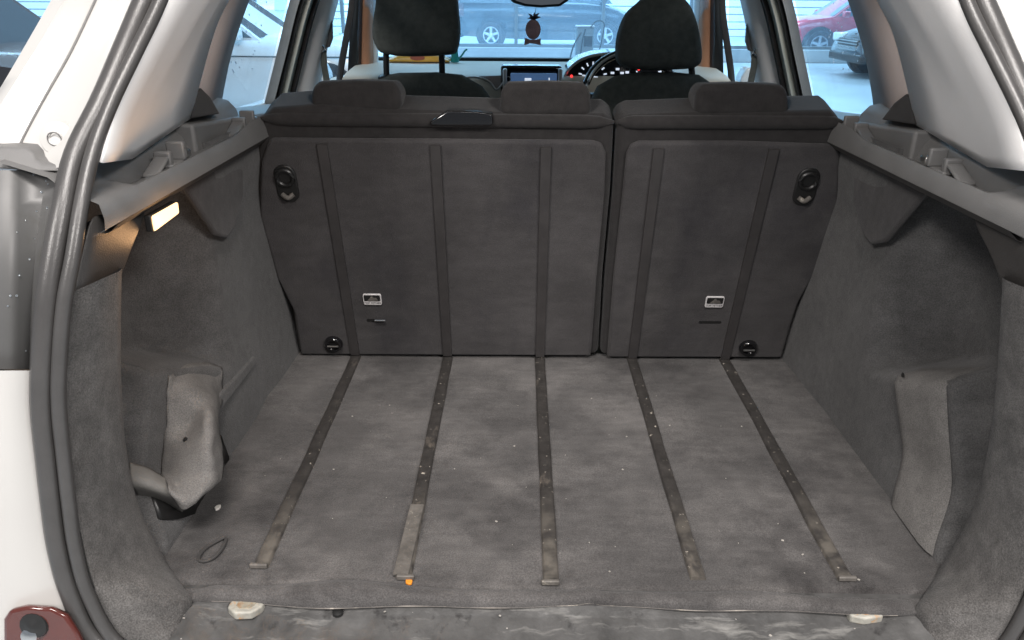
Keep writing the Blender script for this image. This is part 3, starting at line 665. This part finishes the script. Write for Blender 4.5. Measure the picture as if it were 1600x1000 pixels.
# ---- door windows, B and A pillars -------------------------------------------
BP = [('door_frame', 'plastic', (457, 437, 415), (464, 444, 422), 2.30, 2.31), ('door_frame_seal', 'black', (463, 443, 421), (471, 450, 429), 2.31, 2.33),
      ('door_edge_trim', 'door_trim', (470, 449, 428), (484, 463, 442), 2.33, 2.36), ('centre_pillar_seal', 'fabric', (483, 462, 441), (494, 472, 451), 2.37, 2.39),
      ('centre_pillar_trim', 'trim', (493, 471, 450), (524, 506, 490), 2.40, 2.50)]
for s in SG:
    fx = (lambda v: v) if s < 0 else mir
    for nm, mt, xa, xb, Ya, Yb in BP:
        ra, rb = [], []
        for a, b, y in zip(xa, xb, (0, 80, 168)): ra.append(at(a, y, Y=Ya)); rb.append(at(b, y, Y=Yb))
        ra = [ra[0]+(ra[0]-ra[1])*1.2+Vector((.02, 0, 0))]+ra; rb = [rb[0]+(rb[0]-rb[1])*1.2+Vector((.02, 0, 0))]+rb
        ra, rb = catmull(ra, 5), catmull(rb, 5); mid = [a.lerp(b, .5)+Vector((.012, -.012, 0)) for a, b in zip(ra, rb)]
        loft(nm, [[fx(a), fx(c), fx(b)] for a, c, b in zip(ra, mid, rb)], mt, car, ang=60, solid=.01)
    q = [at(345, 172, Y=1.66), at(395, -40, Y=1.66), at(470, -40, Y=2.30), at(418, 172, Y=2.30)]
    q = [Vector((v.x-.02, v.y, v.z)) for v in q]
    rw = prism('rear_door_window', [fx(v) for v in q], Vector((s*.004, 0, 0)), 'glass', car, smooth=False)
    geos = []; rnd = random.Random(3+s)
    for _ in range(34 if s < 0 else 26):
        u = rnd.random()**(1.0); v = rnd.random()*.72
        c = q[1].lerp(q[2], u*.55).lerp(q[0].lerp(q[3], u*.55), v); r = .0016+.0014*rnd.random()
        geos.append(lathe_geo(fx(c)+Vector((-s*.001, 0, 0)), (-s, 0, .1), [(r, 0), (r*.8, r*.6), (r*.2, r*.8)], 7))
    wd = multi('water_drops', geos, 'drop', rw); wd['kind'] = 'stuff'
    q = [at(488, 180, Y=2.52), at(528, -40, Y=2.52), at(552, -40, Y=2.98), at(548, 180, Y=2.98)]
    prism('front_door_window', [fx(Vector((v.x-.03, v.y, v.z))) for v in q], Vector((s*.004, 0, 0)), 'glass', car, smooth=False)
    # belt height adjuster and belt
    bm_ = [at(a, b, Y=2.48) for a, b in ((508, 8), (518, 18), (519, 60), (514, 74), (506, 76), (500, 70), (497, 56), (500, 30))]
    prism('belt_adjuster', [fx(v) for v in bm_], Vector((0, .02, 0)), 'plastic', car, bevel=.004)
    tube('seat_belt', [fx(at(a, b, Y=2.46)) for a, b in ((505, 74), (506, 100), (512, 135))], .010, 'front_fabric', car, n=8, flat=.2)
    tube('belt_buckle', [fx(at(a, b, Y=2.455)) for a, b in ((497, 74), (504, 70), (508, 78), (501, 82), (497, 78))], .005, 'chrome', car, n=6)
    # quarter light bar and front pillar
    tube('quarter_light_bar', catmull([fx(at(a, b, Y=2.9)) for a, b in ((552, -30), (549, 15), (541, 60), (533, 105), (528, 150))], 4), .012, 'fabric', car, n=8, flat=.6)
    for nm, mt, xa, xb, Ya, Yb in (('front_pillar_seal', 'black', (551, 546, 542), (564, 562, 560), 2.96, 2.99), ('front_pillar', 'front_trim', (564, 562, 560), (579, 580, 581), 3.0, 3.04), ('front_pillar_edge', 'trim', (579, 580, 581), (589, 588, 588), 3.05, 3.10)):
        A_, B_ = [], []
        for a, b, y in zip(xa, xb, (-40, 60, 135)): A_.append(fx(at(a, y, Y=Ya))); B_.append(fx(at(b, y, Y=Yb)))
        A_, B_ = catmull(A_, 4), catmull(B_, 4); mid = [a.lerp(b, .5)+Vector((-s*.008, -.010, 0)) for a, b in zip(A_, B_)]
        loft(nm, [[a, c, b] for a, c, b in zip(A_, mid, B_)], mt, car, ang=60, solid=.008)
    # front door card
    prism('front_door_card', [fx(Vector((-.72, y, z))) for y, z in ((2.45, .50), (3.05, .52), (3.05, -.2), (2.45, -.2))], Vector((s*.05, 0, 0)), 'dash', car, bevel=.01)
    mp = [at(a, b, Y=3.15) for a, b in ((497, 128), (505, 100), (516, 100), (524, 116), (526, 128))]
    prism('door_mirror', [fx(v+Vector((-.03, 0, 0))) for v in mp], Vector((s*.0, .09, 0)), 'paint', car, bevel=.01)
# windscreen
wsb = [at(x, 97, Y=3.28) for x in (560, 800, 1100)]
prism('windscreen', [Vector((-.68, 3.20, .545)), Vector((0, 3.34, .545)), Vector((.68, 3.20, .545)), Vector((.58, 2.85, .93)), Vector((0, 2.92, .95)), Vector((-.58, 2.85, .93))], Vector((0, .004, .002)), 'screen_glass', car, smooth=False)
# ---- dashboard ---------------------------------------------------------------
def dash_z(y): return at(760, interp(y, (2.72, 3.12), (119, 98)), Y=y).z
rows = []
for x in [-.66+1.32*i/24 for i in range(25)]:
    c = .02*(x/.66)**2
    rows.append([Vector((x, 3.20-c, .50)), Vector((x, 3.155-c, dash_z(3.12)+.004)), Vector((x, 3.12-c, dash_z(3.12)+.003)), Vector((x, 2.95-c, dash_z(2.95)+.006)), Vector((x, 2.80-c, dash_z(2.8))), Vector((x, 2.735-c, dash_z(2.72)-.012)), Vector((x, 2.72-c, dash_z(2.72)-.04)), Vector((x, 2.74, .20)), Vector((x, 2.80, -.1))])
dash = loft('dashboard', rows, 'dash', car, ang=60); dash['label'] = 'pale grey dashboard with centre screen and instrument cluster'
tube('dash_edge', catmull([Vector((x, 3.165-.02*(x/.66)**2, dash_z(3.12)+.007)) for x in (-.64, -.4, -.1, .2, .45, .64)], 5), .011, 'black', dash, n=8)
c = at(830, 122, Y=2.70)
box('centre_stack', (c.x, c.y+.03, c.z-.03), (.205, .06, .14), 'gloss_black', dash, bevel=.008)
for px in (789, 875): 
    q = at(px, 124, Y=2.685); box('silver_bezel', (q.x, q.y, q.z-.02), (.014, .03, .11), 'silver', dash, bevel=.005)
q = at(832, 124, Y=2.672); box('display', (q.x+.004, q.y+.006, q.z-.006), (.155, .010, .05), 'screen', dash, bevel=.003)
q = at(825, 125, Y=2.666); box('display_icon', (q.x, q.y, q.z), (.022, .004, .012), 'dial', dash, bevel=.001)
q = at(858, 126, Y=2.666); box('display_icon', (q.x, q.y, q.z), (.004, .004, .018), 'dial', dash, bevel=.001)
q = at(794, 124, Y=2.675); tube('knob', [q+Vector((.009*math.cos(k*.785), 0, .009*math.sin(k*.785))) for k in range(8)], .002, 'silver', dash, n=6, closed=True)
# silver accents on the passenger side
tube('silver_line', catmull([at(a, b, Y=2.70) for a, b in ((720, 122), (745, 121), (765, 128), (776, 140), (790, 124))], 5), .004, 'silver', dash, n=6)
prism('brown_insert', [at(a, b, Y=2.715) for a, b in ((748, 119), (786, 118), (778, 140), (764, 128))], Vector((0, .02, 0)), 'inner_trim', dash)
# instrument cluster
hood = [(882, 134), (883, 118), (892, 105), (908, 93), (930, 86), (960, 83), (1000, 84), (1030, 92), (1045, 108), (1048, 134)]
cl = prism('instrument_cluster', [at(a, b, Y=2.78) for a, b in hood], Vector((0, .22, .0)), 'gloss_black', dash, bevel=.006)
fpl = [at(a, b, Y=2.774) for a, b in hood]
ce = sum(fpl, Vector())/len(fpl)
tube('cluster_rim', [v for v in catmull(fpl, 4)], .005, 'silver', dash, n=6)
for px, py, r0 in ((926, 120, .052), (1012, 116, .050)):
    c = at(px, py, Y=2.768); geos = []
    for k in range(11):
        A = math.radians(220-26*k); d = Vector((math.cos(A), 0, math.sin(A))); t_ = Vector((-d.z, 0, d.x))
        r1, r2, wv = r0*.74, r0*.95, .0022
        geos.append(prism_geo([c+d*r1+t_*wv, c+d*r1-t_*wv, c+d*r2-t_*wv, c+d*r2+t_*wv], Vector((0, .003, 0))))
    multi('dial_ticks', geos, 'dial', dash, smooth=False)
    d = Vector((-.9, 0, .12)); prism('dial_needle', [c+d*.04+Vector((0, -.002, .002)), c+d*.04+Vector((0, -.002, -.002)), c-d*.02+Vector((0, -.002, -.003)), c-d*.02+Vector((0, -.002, .003))], Vector((0, .002, 0)), 'dial', dash)
for px, py in ((893, 119), (929, 134), (998, 108)):
    c = at(px, py, Y=2.60 if px > 990 else 2.765); lathe('warning_light', c, (0, -1, 0), [(.0045, 0), (.004, .002), (.001, .002)], 'redlight', dash, n=10)
for px, py in ((965, 108), (957, 114), (972, 114), (980, 113)):
    c = at(px, py, Y=2.766); box('digit', (c.x, c.y, c.z), (.012, .002, .007), 'dial', dash, bevel=.0005)
# steering wheel
c = at(985, 152, Y=2.56); e1 = Vector((1, 0, 0)); e2 = Vector((0, .34, .94))
rim = [c+e1*(.150*math.cos(2*math.pi*k/40))+e2*(.142*math.sin(2*math.pi*k/40)) for k in range(40)]
sw_ = tube('steering_wheel', rim, .013, 'gloss_black', car, n=10, closed=True)
tube('wheel_inlay', [c+Vector((0, -.012, .004))+e1*(.146*math.cos(math.radians(a)))+e2*(.140*math.sin(math.radians(a))) for a in range(75, 200, 6)], .0045, 'silver', sw_, n=6)
lathe('wheel_hub', c, (0, -.94, .34), [(.06, -.03), (.055, .015), (.03, .025), (.001, .028)], 'black', sw_)
tube('wheel_spoke', [c-e1*.14, c+e1*.14], .014, 'black', sw_, n=8); tube('wheel_spoke', [c, c-e2*.135], .014, 'black', sw_, n=8)
# ---- front seats ---------------------------------------------------------------
def front_seat(hd, posts, back, Y):
    fs = prism('front_seat', [at(a, b, Y=Y) for a, b in back], Vector((0, .13, -.02)), 'front_fabric', car, bevel=.045, seg=5)
    h = prism('headrest', catmull([at(a, b, Y=Y-.01) for a, b in hd], 3, True), Vector((0, .10, -.01)), 'front_fabric', fs, bevel=.03, seg=6)
    for (a, b), (c_, d) in posts:
        tube('headrest_post', [at(a, b, Y=Y+.045), at(c_, d, Y=Y+.045)], .0085, 'black', fs, n=10)
        q_ = at(c_, d, Y=Y+.045); lathe('post_collar', q_, (0, 0, 1), [(.026, -.02), (.024, .004), (.016, .010), (.010, .010)], 'black', fs, n=14)
    return fs
front_seat([(594, -22), (650, -26), (704, -22), (714, 20), (716, 50), (712, 74), (700, 84), (640, 87), (600, 84), (587, 74), (580, 50), (585, 10)],
           [((603, 78), (604, 122)), ((690, 78), (691, 122))], [(580, 119), (620, 112), (680, 111), (720, 115), (752, 133), (777, 167), (782, 230), (785, 330), (545, 330), (548, 220), (560, 150)], 2.20)
front_seat([(1002, 0), (1020, -14), (1055, -14), (1078, 4), (1090, 30), (1097, 62), (1099, 90), (1092, 103), (1070, 108), (1000, 108), (974, 100), (967, 84), (970, 50), (983, 18)],
           [((988, 100), (990, 126)), ((1080, 100), (1082, 126))], [(964, 117), (1000, 111), (1060, 111), (1098, 115), (1126, 134), (1144, 167), (1150, 230), (1155, 330), (905, 330), (912, 220), (924, 160), (938, 132)], 2.08)
# ---- interior mirror -----------------------------------------------------------
mr_ = prism('rear_view_mirror', [at(a, b, Y=2.80) for a, b in ((793, -8), (800, 4), (820, 10), (845, 12), (875, 10), (890, 0), (893, -12), (885, -26), (800, -26))], Vector((0, .04, 0)), 'black', car, bevel=.008, seg=4)
M['mirror'] = mat('mirror_face', (.30, .31, .32), .05, metal=1, var=.02)
prism('mirror_glass', [at(a, b, Y=2.797) for a, b in ((800, -8), (806, 1), (822, 6), (845, 8), (874, 6), (885, -2), (887, -12), (880, -22), (804, -22))], Vector((0, .004, 0)), 'mirror', mr_)
tube('mirror_stem', [at(842, -14, Y=2.83), Vector((.05, 2.90, .95))], .014, 'black', mr_, n=8)
# ================================================================== LOOSE THINGS
# pineapple air freshener hanging below the mirror
M['card'] = mat('freshener_card', (.50, .30, .30), .7, var=.35, vscale=40)
M['card_leaf'] = mat('freshener_leaf', (.10, .07, .09), .7, var=.2, vscale=40)
Yf = 2.81
ce = at(833, 46, Y=Yf)
fr = thing('air_freshener', 'brown pineapple shaped air freshener hanging below the rear view mirror', 'air freshener', (ce.x, ce.y, ce.z-.06))
def loc_(v): return v-Vector(fr.location)
el = [at(833+12*math.cos(k*math.pi/9), 46+16*math.sin(k*math.pi/9), Y=Yf) for k in range(18)]
prism('fruit', [loc_(v) for v in el], Vector((0, .006, 0)), 'card', fr, bevel=.002)
prism('base', [loc_(at(a, b, Y=Yf-.003)) for a, b in ((820, 59), (828, 62), (838, 62), (845, 60), (845, 71), (838, 69), (828, 68), (819, 71))], Vector((0, .005, 0)), 'card', fr, bevel=.001)
for tip, wd in (((825, 21), 4), ((829, 28), 4), ((836, 19), 4), ((843, 20), 4), ((846, 27), 4), ((824, 29), 4)):
    b = (834, 30); dx, dy = tip[0]-b[0], tip[1]-b[1]; L = math.hypot(dx, dy); nxp, nyp = -dy/L*1.8, dx/L*1.8
    mx_, my_ = b[0]+dx*.55, b[1]+dy*.55-1.5
    prism('leaf', [loc_(at(a_, c_, Y=Yf)) for a_, c_ in ((b[0]-nxp, b[1]-nyp), (mx_-nxp, my_-nyp), tip, (mx_+nxp, my_+nyp), (b[0]+nxp, b[1]+nyp))], Vector((0, .004, 0)), 'card_leaf', fr)
tube('string', [loc_(at(835, 30, Y=Yf)), loc_(at(838, 8, Y=2.82))], .0008, 'black', fr, n=5)
# yellow packet and teal watering can ornament on the dashboard
M['yellow'] = mat('yellow_wrapper', (.72, .40, .06), .35, var=.15, vscale=20)
M['brownred'] = mat('brown_red_print', (.35, .09, .05), .4, var=.1)
M['teal'] = mat('teal_plastic', (.02, .36, .33), .35, var=.1)
a = at(655, 98, Y=3.10); zt = dash_z(3.10)+.006
pk = thing('snack_packet', 'long yellow packet with brown oval lying on the dashboard by the windscreen', 'packet', (a.x, 3.085, zt))
rows = []
for k in range(13):
    x = -.115+.235*k/12; e = math.sin(math.pi*min(1, max(0, (k+.4)/12.8)))**.5; h = .027*e+.003
    rows.append([Vector((x, -.03, .002)), Vector((x, -.032, h*.5)), Vector((x, -.015, h)), Vector((x, .015, h)), Vector((x, .032, h*.5)), Vector((x, .03, .002))])
loft('wrapper', rows, 'yellow', pk, closed=True, cap=True, ang=70)
prism('oval_print', [Vector((.0+.028*math.cos(k*math.pi/8), -.0345+.004*abs(math.sin(k*math.pi/8))*0, .016+.009*math.sin(k*math.pi/8))) for k in range(16)], Vector((0, .004, 0)), 'brownred', pk)
a = at(714, 97, Y=3.10)
wc = thing('toy_watering_can', 'small teal plastic watering can ornament standing on the dashboard', 'ornament', (a.x, 3.08, zt))
lathe('can', (-.006, 0, 0), (0, 0, 1), [(.016, 0), (.016, .004), (.012, .038), (.013, .044), (.009, .044)], 'teal', wc, n=18)
tube('spout', catmull([Vector((.006, 0, .008)), Vector((.022, 0, .026)), Vector((.034, 0, .042)), Vector((.042, 0, .045))], 4), .0035, 'teal', wc, n=8)
tube('handle', catmull([Vector((-.012, 0, .040)), Vector((-.020, 0, .054)), Vector((-.012, 0, .06)), Vector((-.004, 0, .05))], 4), .0028, 'teal', wc, n=8)
# bits on the boot carpet
def crumb(name, px, py, sz, mt, label, cat):
    p_ = at(px, py, Z=.004); z = floor_z(p_.x, p_.y); rnd = random.Random(px)
    n = 7; up = [Vector((p_.x+sz[0]*math.cos(k*6.283/n)*(.7+.5*rnd.random()), p_.y+sz[1]*math.sin(k*6.283/n)*(.7+.5*rnd.random()), z+.0045)) for k in range(n)]
    return tag(prism(name, up, Vector((0, 0, -.004)), mt, bevel=.0008), label, cat)
crumb('plastic_fragment', 640, 907, (.006, .007), 'orange', 'orange plastic fragment at the end of a floor slat', 'fragment')
crumb('paper_scrap', 1408, 797, (.004, .012), 'chip', 'white paper scrap beside the bare carpeted side wall', 'scrap')
crumb('paper_scrap', 340, 790, (.005, .007), 'chip', 'white scrap on the carpet beside the peeled flap', 'scrap')
geos = []; rnd = random.Random(11)
for _ in range(70):
    x = rnd.uniform(-.55, .55); y = rnd.uniform(.89, 1.5) if rnd.random() < .8 else rnd.uniform(.80, .86)
    z = floor_z(x, y)+.001 if y > .87 else -.010; r = .0005+.0007*rnd.random()**3
    geos.append(box_geo((x, y, z), (r*2*rnd.uniform(.6, 2), r*2*rnd.uniform(.6, 2), r), Matrix.Rotation(rnd.random()*3, 3, 'Z')))
lt = multi('lint', geos, 'lint', smooth=False); tag(lt, 'pale specks of lint scattered over the boot carpet', 'lint', kind='stuff')
# ================================================================== OUTSIDE
# glazed screen: plinth, posts, rail, panes
M['plinth'] = mat('plinth', (.40, .43, .45), .6, var=.1, vscale=2)
M['alu'] = mat('grey_aluminium', (.16, .19, .21), .4, var=.05)
YG = 18.6
gs = thing('glazed_screen', 'long glazed screen with thin grey posts on a low concrete plinth', 'glass screen', (0, YG, GZ))
box('plinth', (2, 0, .14), (44, .30, .28), 'plinth', gs, bevel=.01)
box('bottom_rail', (2, 0, .315), (44, .08, .07), 'alu', gs, bevel=.004)
x0 = -.16-1.96*9
for k in range(22):
    xk = x0+1.96*k
    box('post', (xk, 0, 1.85), (.075, .10, 3.0), 'alu', gs, bevel=.004)
    if k < 21: box('pane', (xk+.98, 0, 1.85), (1.875, .012, 3.0), 'shop_glass', gs, bevel=0)
box('top_rail', (2, 0, 3.4), (44, .12, .1), 'alu', gs, bevel=.004)
# boarded wall far behind
M['boards'] = mat('white_boards', (.74, .77, .78), .6, var=.05, vscale=2)
bw = thing('boarded_building', 'white building clad in horizontal boards behind the parked van', 'building', (0, 30, GZ))
geos = [box_geo((0, .2, 3), (90, .2, 6))]
for k in range(24): geos.append(box_geo((0, .05, .12+.25*k), (90, .14, .21)))
cb = multi('cladding', geos, 'boards', bw, smooth=False); cb['kind'] = 'stuff'
for xd in (-14, -3.4, 12): box('door', (xd, -.04, 1.2), (1.1, .1, 2.4), 'alu', bw, bevel=.01)
# charging post with cables
Yc = 10.0; a = at(914, 42, Y=Yc)
cp = thing('charging_post', 'grey charging post with looped cables ahead of the bonnet', 'post', (a.x, Yc, GZ))
M['post_grey'] = mat('post_grey', (.13, .17, .19), .45, var=.1)
H_ = a.z-GZ
box('housing', (0, 0, H_/2), (.215, .16, H_), 'post_grey', cp, bevel=.02, seg=3)
box('display', (.04, -.083, H_-.16), (.10, .012, .12), 'gloss_black', cp, bevel=.004)
box('top_cap', (0, 0, H_+.008), (.225, .17, .02), 'plinth', cp, bevel=.006)
for pts, r in ((((-.05, -.1, H_-.06), (-.14, -.12, H_-.22), (-.19, -.12, H_-.45), (-.22, -.1, H_-.75), (-.2, -.1, .3)), .010), (((.06, -.1, H_), (.13, -.1, H_+.07), (.22, -.1, H_+.04), (.20, -.1, H_-.16), (.15, -.1, H_-.42), (.16, -.1, .4)), .007), (((0, -.1, H_-.02), (-.04, -.13, H_-.2), (-.05, -.13, H_-.5), (0, -.1, .5)), .009)):
    tube('cable', catmull([Vector(q) for q in pts], 6), r, 'black', cp, n=8)
# ---- vehicles -------------------------------------------------------------
def paint(name, c): return mat(name, c, .25, coat=.7, var=.03, vscale=2)
P_ = {'black': paint('black_paint', (.02, .022, .025)), 'red': paint('red_paint', (.52, .03, .05)), 'white': paint('cool_white_paint', (.74, .76, .77)), 'silver': paint('silver_paint', (.42, .44, .46)), 'dark': paint('dark_paint', (.03, .032, .038))}
M['dark_glass'] = mat('vehicle_glass', (.05, .08, .10), .06, coat=.5, var=.1, vscale=1)
M['lamp_clear'] = mat('headlamp', (.7, .75, .78), .1, coat=.8, var=.1, vscale=20)
def vehicle(name, label, col, loc, rz, L, W, H, prof, cabin, wb, wr=.33, sides=True, line=(.48, .07)):
    """local +x forward, y across, z up. prof: (x,z) top line of the lower body; cabin: belt/roof x stations"""
    t = thing(name, label, 'van' if 'van' in name else 'car', loc, rz); rows = []
    hw = W/2
    for x, z in prof:
        taper = 1-.16*abs(x/(L/2))**4
        w_ = hw*taper; zb = .22 if abs(x) < L/2-.3 else .30
        rows.append([Vector((x, -w_*.90, zb)), Vector((x, -w_*.985, zb+.10)), Vector((x, -w_, zb+(z-zb)*.55)), Vector((x, -w_*.985, z-.10)), Vector((x, -w_*.93, z-.025)), Vector((x, -w_*.6, z+.01)), Vector((x, 0, z+.02)),
                     Vector((x, w_*.6, z+.01)), Vector((x, w_*.93, z-.025)), Vector((x, w_*.985, z-.10)), Vector((x, w_, zb+(z-zb)*.55)), Vector((x, w_*.985, zb+.10)), Vector((x, w_*.90, zb))])
    loft('body', rows, P_[col], t, closed=True, cap=True, ang=45)
    (xf0, xf1, xr1, xr0, zb, zr) = cabin; a, b = hw*.93, hw*.76
    fr_ = [Vector((xf0, -a, zb)), Vector((xf1, -b, zr)), Vector((xr1, -b, zr)), Vector((xr0, -a, zb))]
    cab = loft('cabin', [[v for v in fr_], [Vector((v.x, 0, v.z+(.03 if v.z > zb else 0))) for v in fr_], [Vector((v.x, -v.y, v.z)) for v in fr_]], P_[col], t, bevel=.05, seg=3)
    mesh('cabin_side', fr_, [(0, 1, 2, 3)], P_[col], t, smooth=False); mesh('cabin_side', [Vector((v.x, -v.y, v.z)) for v in fr_], [(3, 2, 1, 0)], P_[col], t, smooth=False)
    def quad(nm, A, B_, C_, D, mt, ins=.08, out=.012):
        ce = (A+B_+C_+D)/4; n = (B_-A).cross(D-A).normalized()
        if n.dot(ce-Vector((0, 0, zb))) < 0: n = -n
        q = [ce+(v-ce)*(1-ins)+n*out for v in (A, B_, C_, D)]
        return prism(nm, q, -n*.02, mt, t, bevel=.004)
    nwin = 2 if sides else 1
    for sg in (-1, 1):
        B4 = [Vector((v.x, v.y*-sg, v.z)) for v in fr_]
        if sides:
            for k in range(3):
                u0, u1 = (0, .42, .80)[k], (.40, .78, 1)[k]
                quad('side_window', B4[0].lerp(B4[3], u0), B4[1].lerp(B4[2], u0), B4[1].lerp(B4[2], u1), B4[0].lerp(B4[3], u1), 'dark_glass', .14)
        else: quad('side_window', B4[0], B4[1], B4[1].lerp(B4[2], .22), B4[0].lerp(B4[3], .30), 'dark_glass', .18)
        hx = prof[0][0]
        zt_ = interp(L/2-.35, [q[0] for q in prof], [q[1] for q in prof])
        for xx in (wb/2, -wb/2):
            yy = sg*(hw-.20)
            lathe('wheel_arch', (xx, sg*(hw-.03), wr+.02), (0, sg, 0), [(wr+.07, -.1), (wr+.07, .036), (wr+.02, .040), (.01, .038)], 'tyre', t, n=28)
            wh = lathe('wheel', (xx, yy, wr), (0, sg, 0), [(wr*.62, .10), (wr*.95, .06), (wr, .09), (wr, .20), (wr*.95, .235), (wr*.66, .245), (wr*.62, .22)], 'tyre', t, n=28)
            geos = []
            for k in range(5):
                A_ = k*2*math.pi/5; Rm = Matrix.Rotation(A_, 3, 'Y'); geos.append(box_geo(Vector((xx, yy+sg*.245, wr))+Rm @ Vector((0, 0, wr*.32)), (wr*.20, .02, wr*.58), Rm))
            geos.append(lathe_geo((xx, yy+sg*.235, wr), (0, sg, 0), [(wr*.66, 0), (wr*.64, .014), (wr*.58, .014), (wr*.56, 0)], 24)); geos.append(lathe_geo((xx, yy+sg*.235, wr), (0, sg, 0), [(.06, 0), (.05, .025), (.01, .03)], 12))
            multi('rim', geos, 'rim', wh)
        box('headlamp', (L/2-.20, sg*hw*.68, zt_-.14), (.34, hw*.36, .15), 'lamp_clear', t, bevel=.03, R=Matrix.Rotation(-sg*.28, 3, 'Z'))
        box('tail_lamp', (-L/2+.08, sg*hw*.80, .85 if H < 1.7 else 1.05), (.20, hw*.20, .24 if H < 1.7 else .50), 'red', t, bevel=.03)
        box('door_mirror', (xf0-.25, sg*(hw+.05), zb+.08), (.14, .20, .14), P_[col], t, bevel=.03)
        for xh in (.05, -.75): box('door_handle', (xh, sg*(hw*.985+.01), zb-.12), (.18, .03, .035), 'silver' if col != 'black' else 'plastic', t, bevel=.008)
        box('side_moulding', (0 if line[0] < .6 else .5, sg*(hw-.002)*(1 if line[0] < .6 else .985), line[0]), (wb-.75 if line[0] < .6 else 2.8, .03, line[1]), 'black' if col != 'red' else 'tyre', t, bevel=.01)
    quad('windscreen', Vector((xf0, -a, zb)), Vector((xf1, -b, zr)), Vector((xf1, b, zr)), Vector((xf0, a, zb)), 'dark_glass', .10)
    quad('rear_window', Vector((xr0, -a, zb)), Vector((xr1, -b, zr)), Vector((xr1, b, zr)), Vector((xr0, a, zb)), 'dark_glass', .2)
    geos = [box_geo((L/2-.035, 0, .50+.05*k), (.07, W*.5, .02)) for k in range(4)]
    box('grille', (L/2-.06, 0, .56), (.08, W*.52, .24), 'black', t, bevel=.02); multi('grille_bars', geos, 'silver', t, smooth=False)
    box('bumper', (L/2-.06, 0, .36), (.16, W*.84, .16), 'black' if col != 'white' else P_[col], t, bevel=.04); box('bumper', (-L/2+.06, 0, .36), (.16, W*.84, .18), 'black', t, bevel=.04)
    return t
carprof = [(-2.08, .62), (-2.05, .86), (-1.9, .97), (-1.4, 1.0), (-.4, .99), (.75, .96), (1.05, .96), (1.5, .90), (1.85, .80), (2.03, .66), (2.08, .45)]
carcab = (1.0, .30, -1.25, -1.80, .93, 1.45)
vanprof = [(-2.50, .62), (-2.48, 1.15), (-2.3, 1.22), (-.5, 1.22), (1.0, 1.20), (1.45, 1.16), (1.9, 1.05), (2.3, .90), (2.46, .70), (2.50, .45)]
vancab = (1.75, .95, -2.38, -2.45, 1.16, 1.95)
a = at(852, 84, Y=23.0)
vehicle('parked_van', 'black panel van parked side on behind the glazed screen', 'black', (a.x+.05, 23.6, GZ), 0, 5.0, 1.95, 1.97, vanprof, vancab, 3.15, .34, sides=False)
vehicle('parked_car', 'bright red car parked side on behind the glazed screen', 'red', (8.4, 20.6, GZ), math.pi, 4.25, 1.8, 1.5, carprof, carcab, 2.55, .32)
vehicle('parked_car', 'glossy black car parked in front of the glazed screen', 'black', (8.15, 15.4, GZ), math.pi, 4.16, 1.8, 1.5, carprof, carcab, 2.55, .34)
vehicle('parked_car', 'white car parked side on ahead of the passenger side mirror', 'white', (-3.45, 9.6, GZ), 0, 4.16, 1.8, 1.5, carprof, (.60, -.12, -1.35, -1.85, .93, 1.45), 2.5, .32, line=(.78, .015))
vehicle('parked_car', 'silver car facing forward behind the white car', 'silver', (-6.9, 22.5, GZ), -math.pi/2, 4.16, 1.8, 1.5, carprof, carcab, 2.5, .32)
vehicle('parked_car', 'pale silver car behind the glass facing the white hatchback', 'silver', (-9.6, 23.2, GZ), -math.pi/2, 4.16, 1.8, 1.5, carprof, carcab, 2.5, .32)
vehicle('parked_car', 'dark blue grey car with bright bonnet beside the rear pillar', 'dark', (-4.75, 5.9, GZ), 0, 4.3, 1.85, 1.6, [(x*1.03, z*1.1) for x, z in carprof], (1.0, .30, -1.3, -1.85, 1.02, 1.62), 2.6, .35)
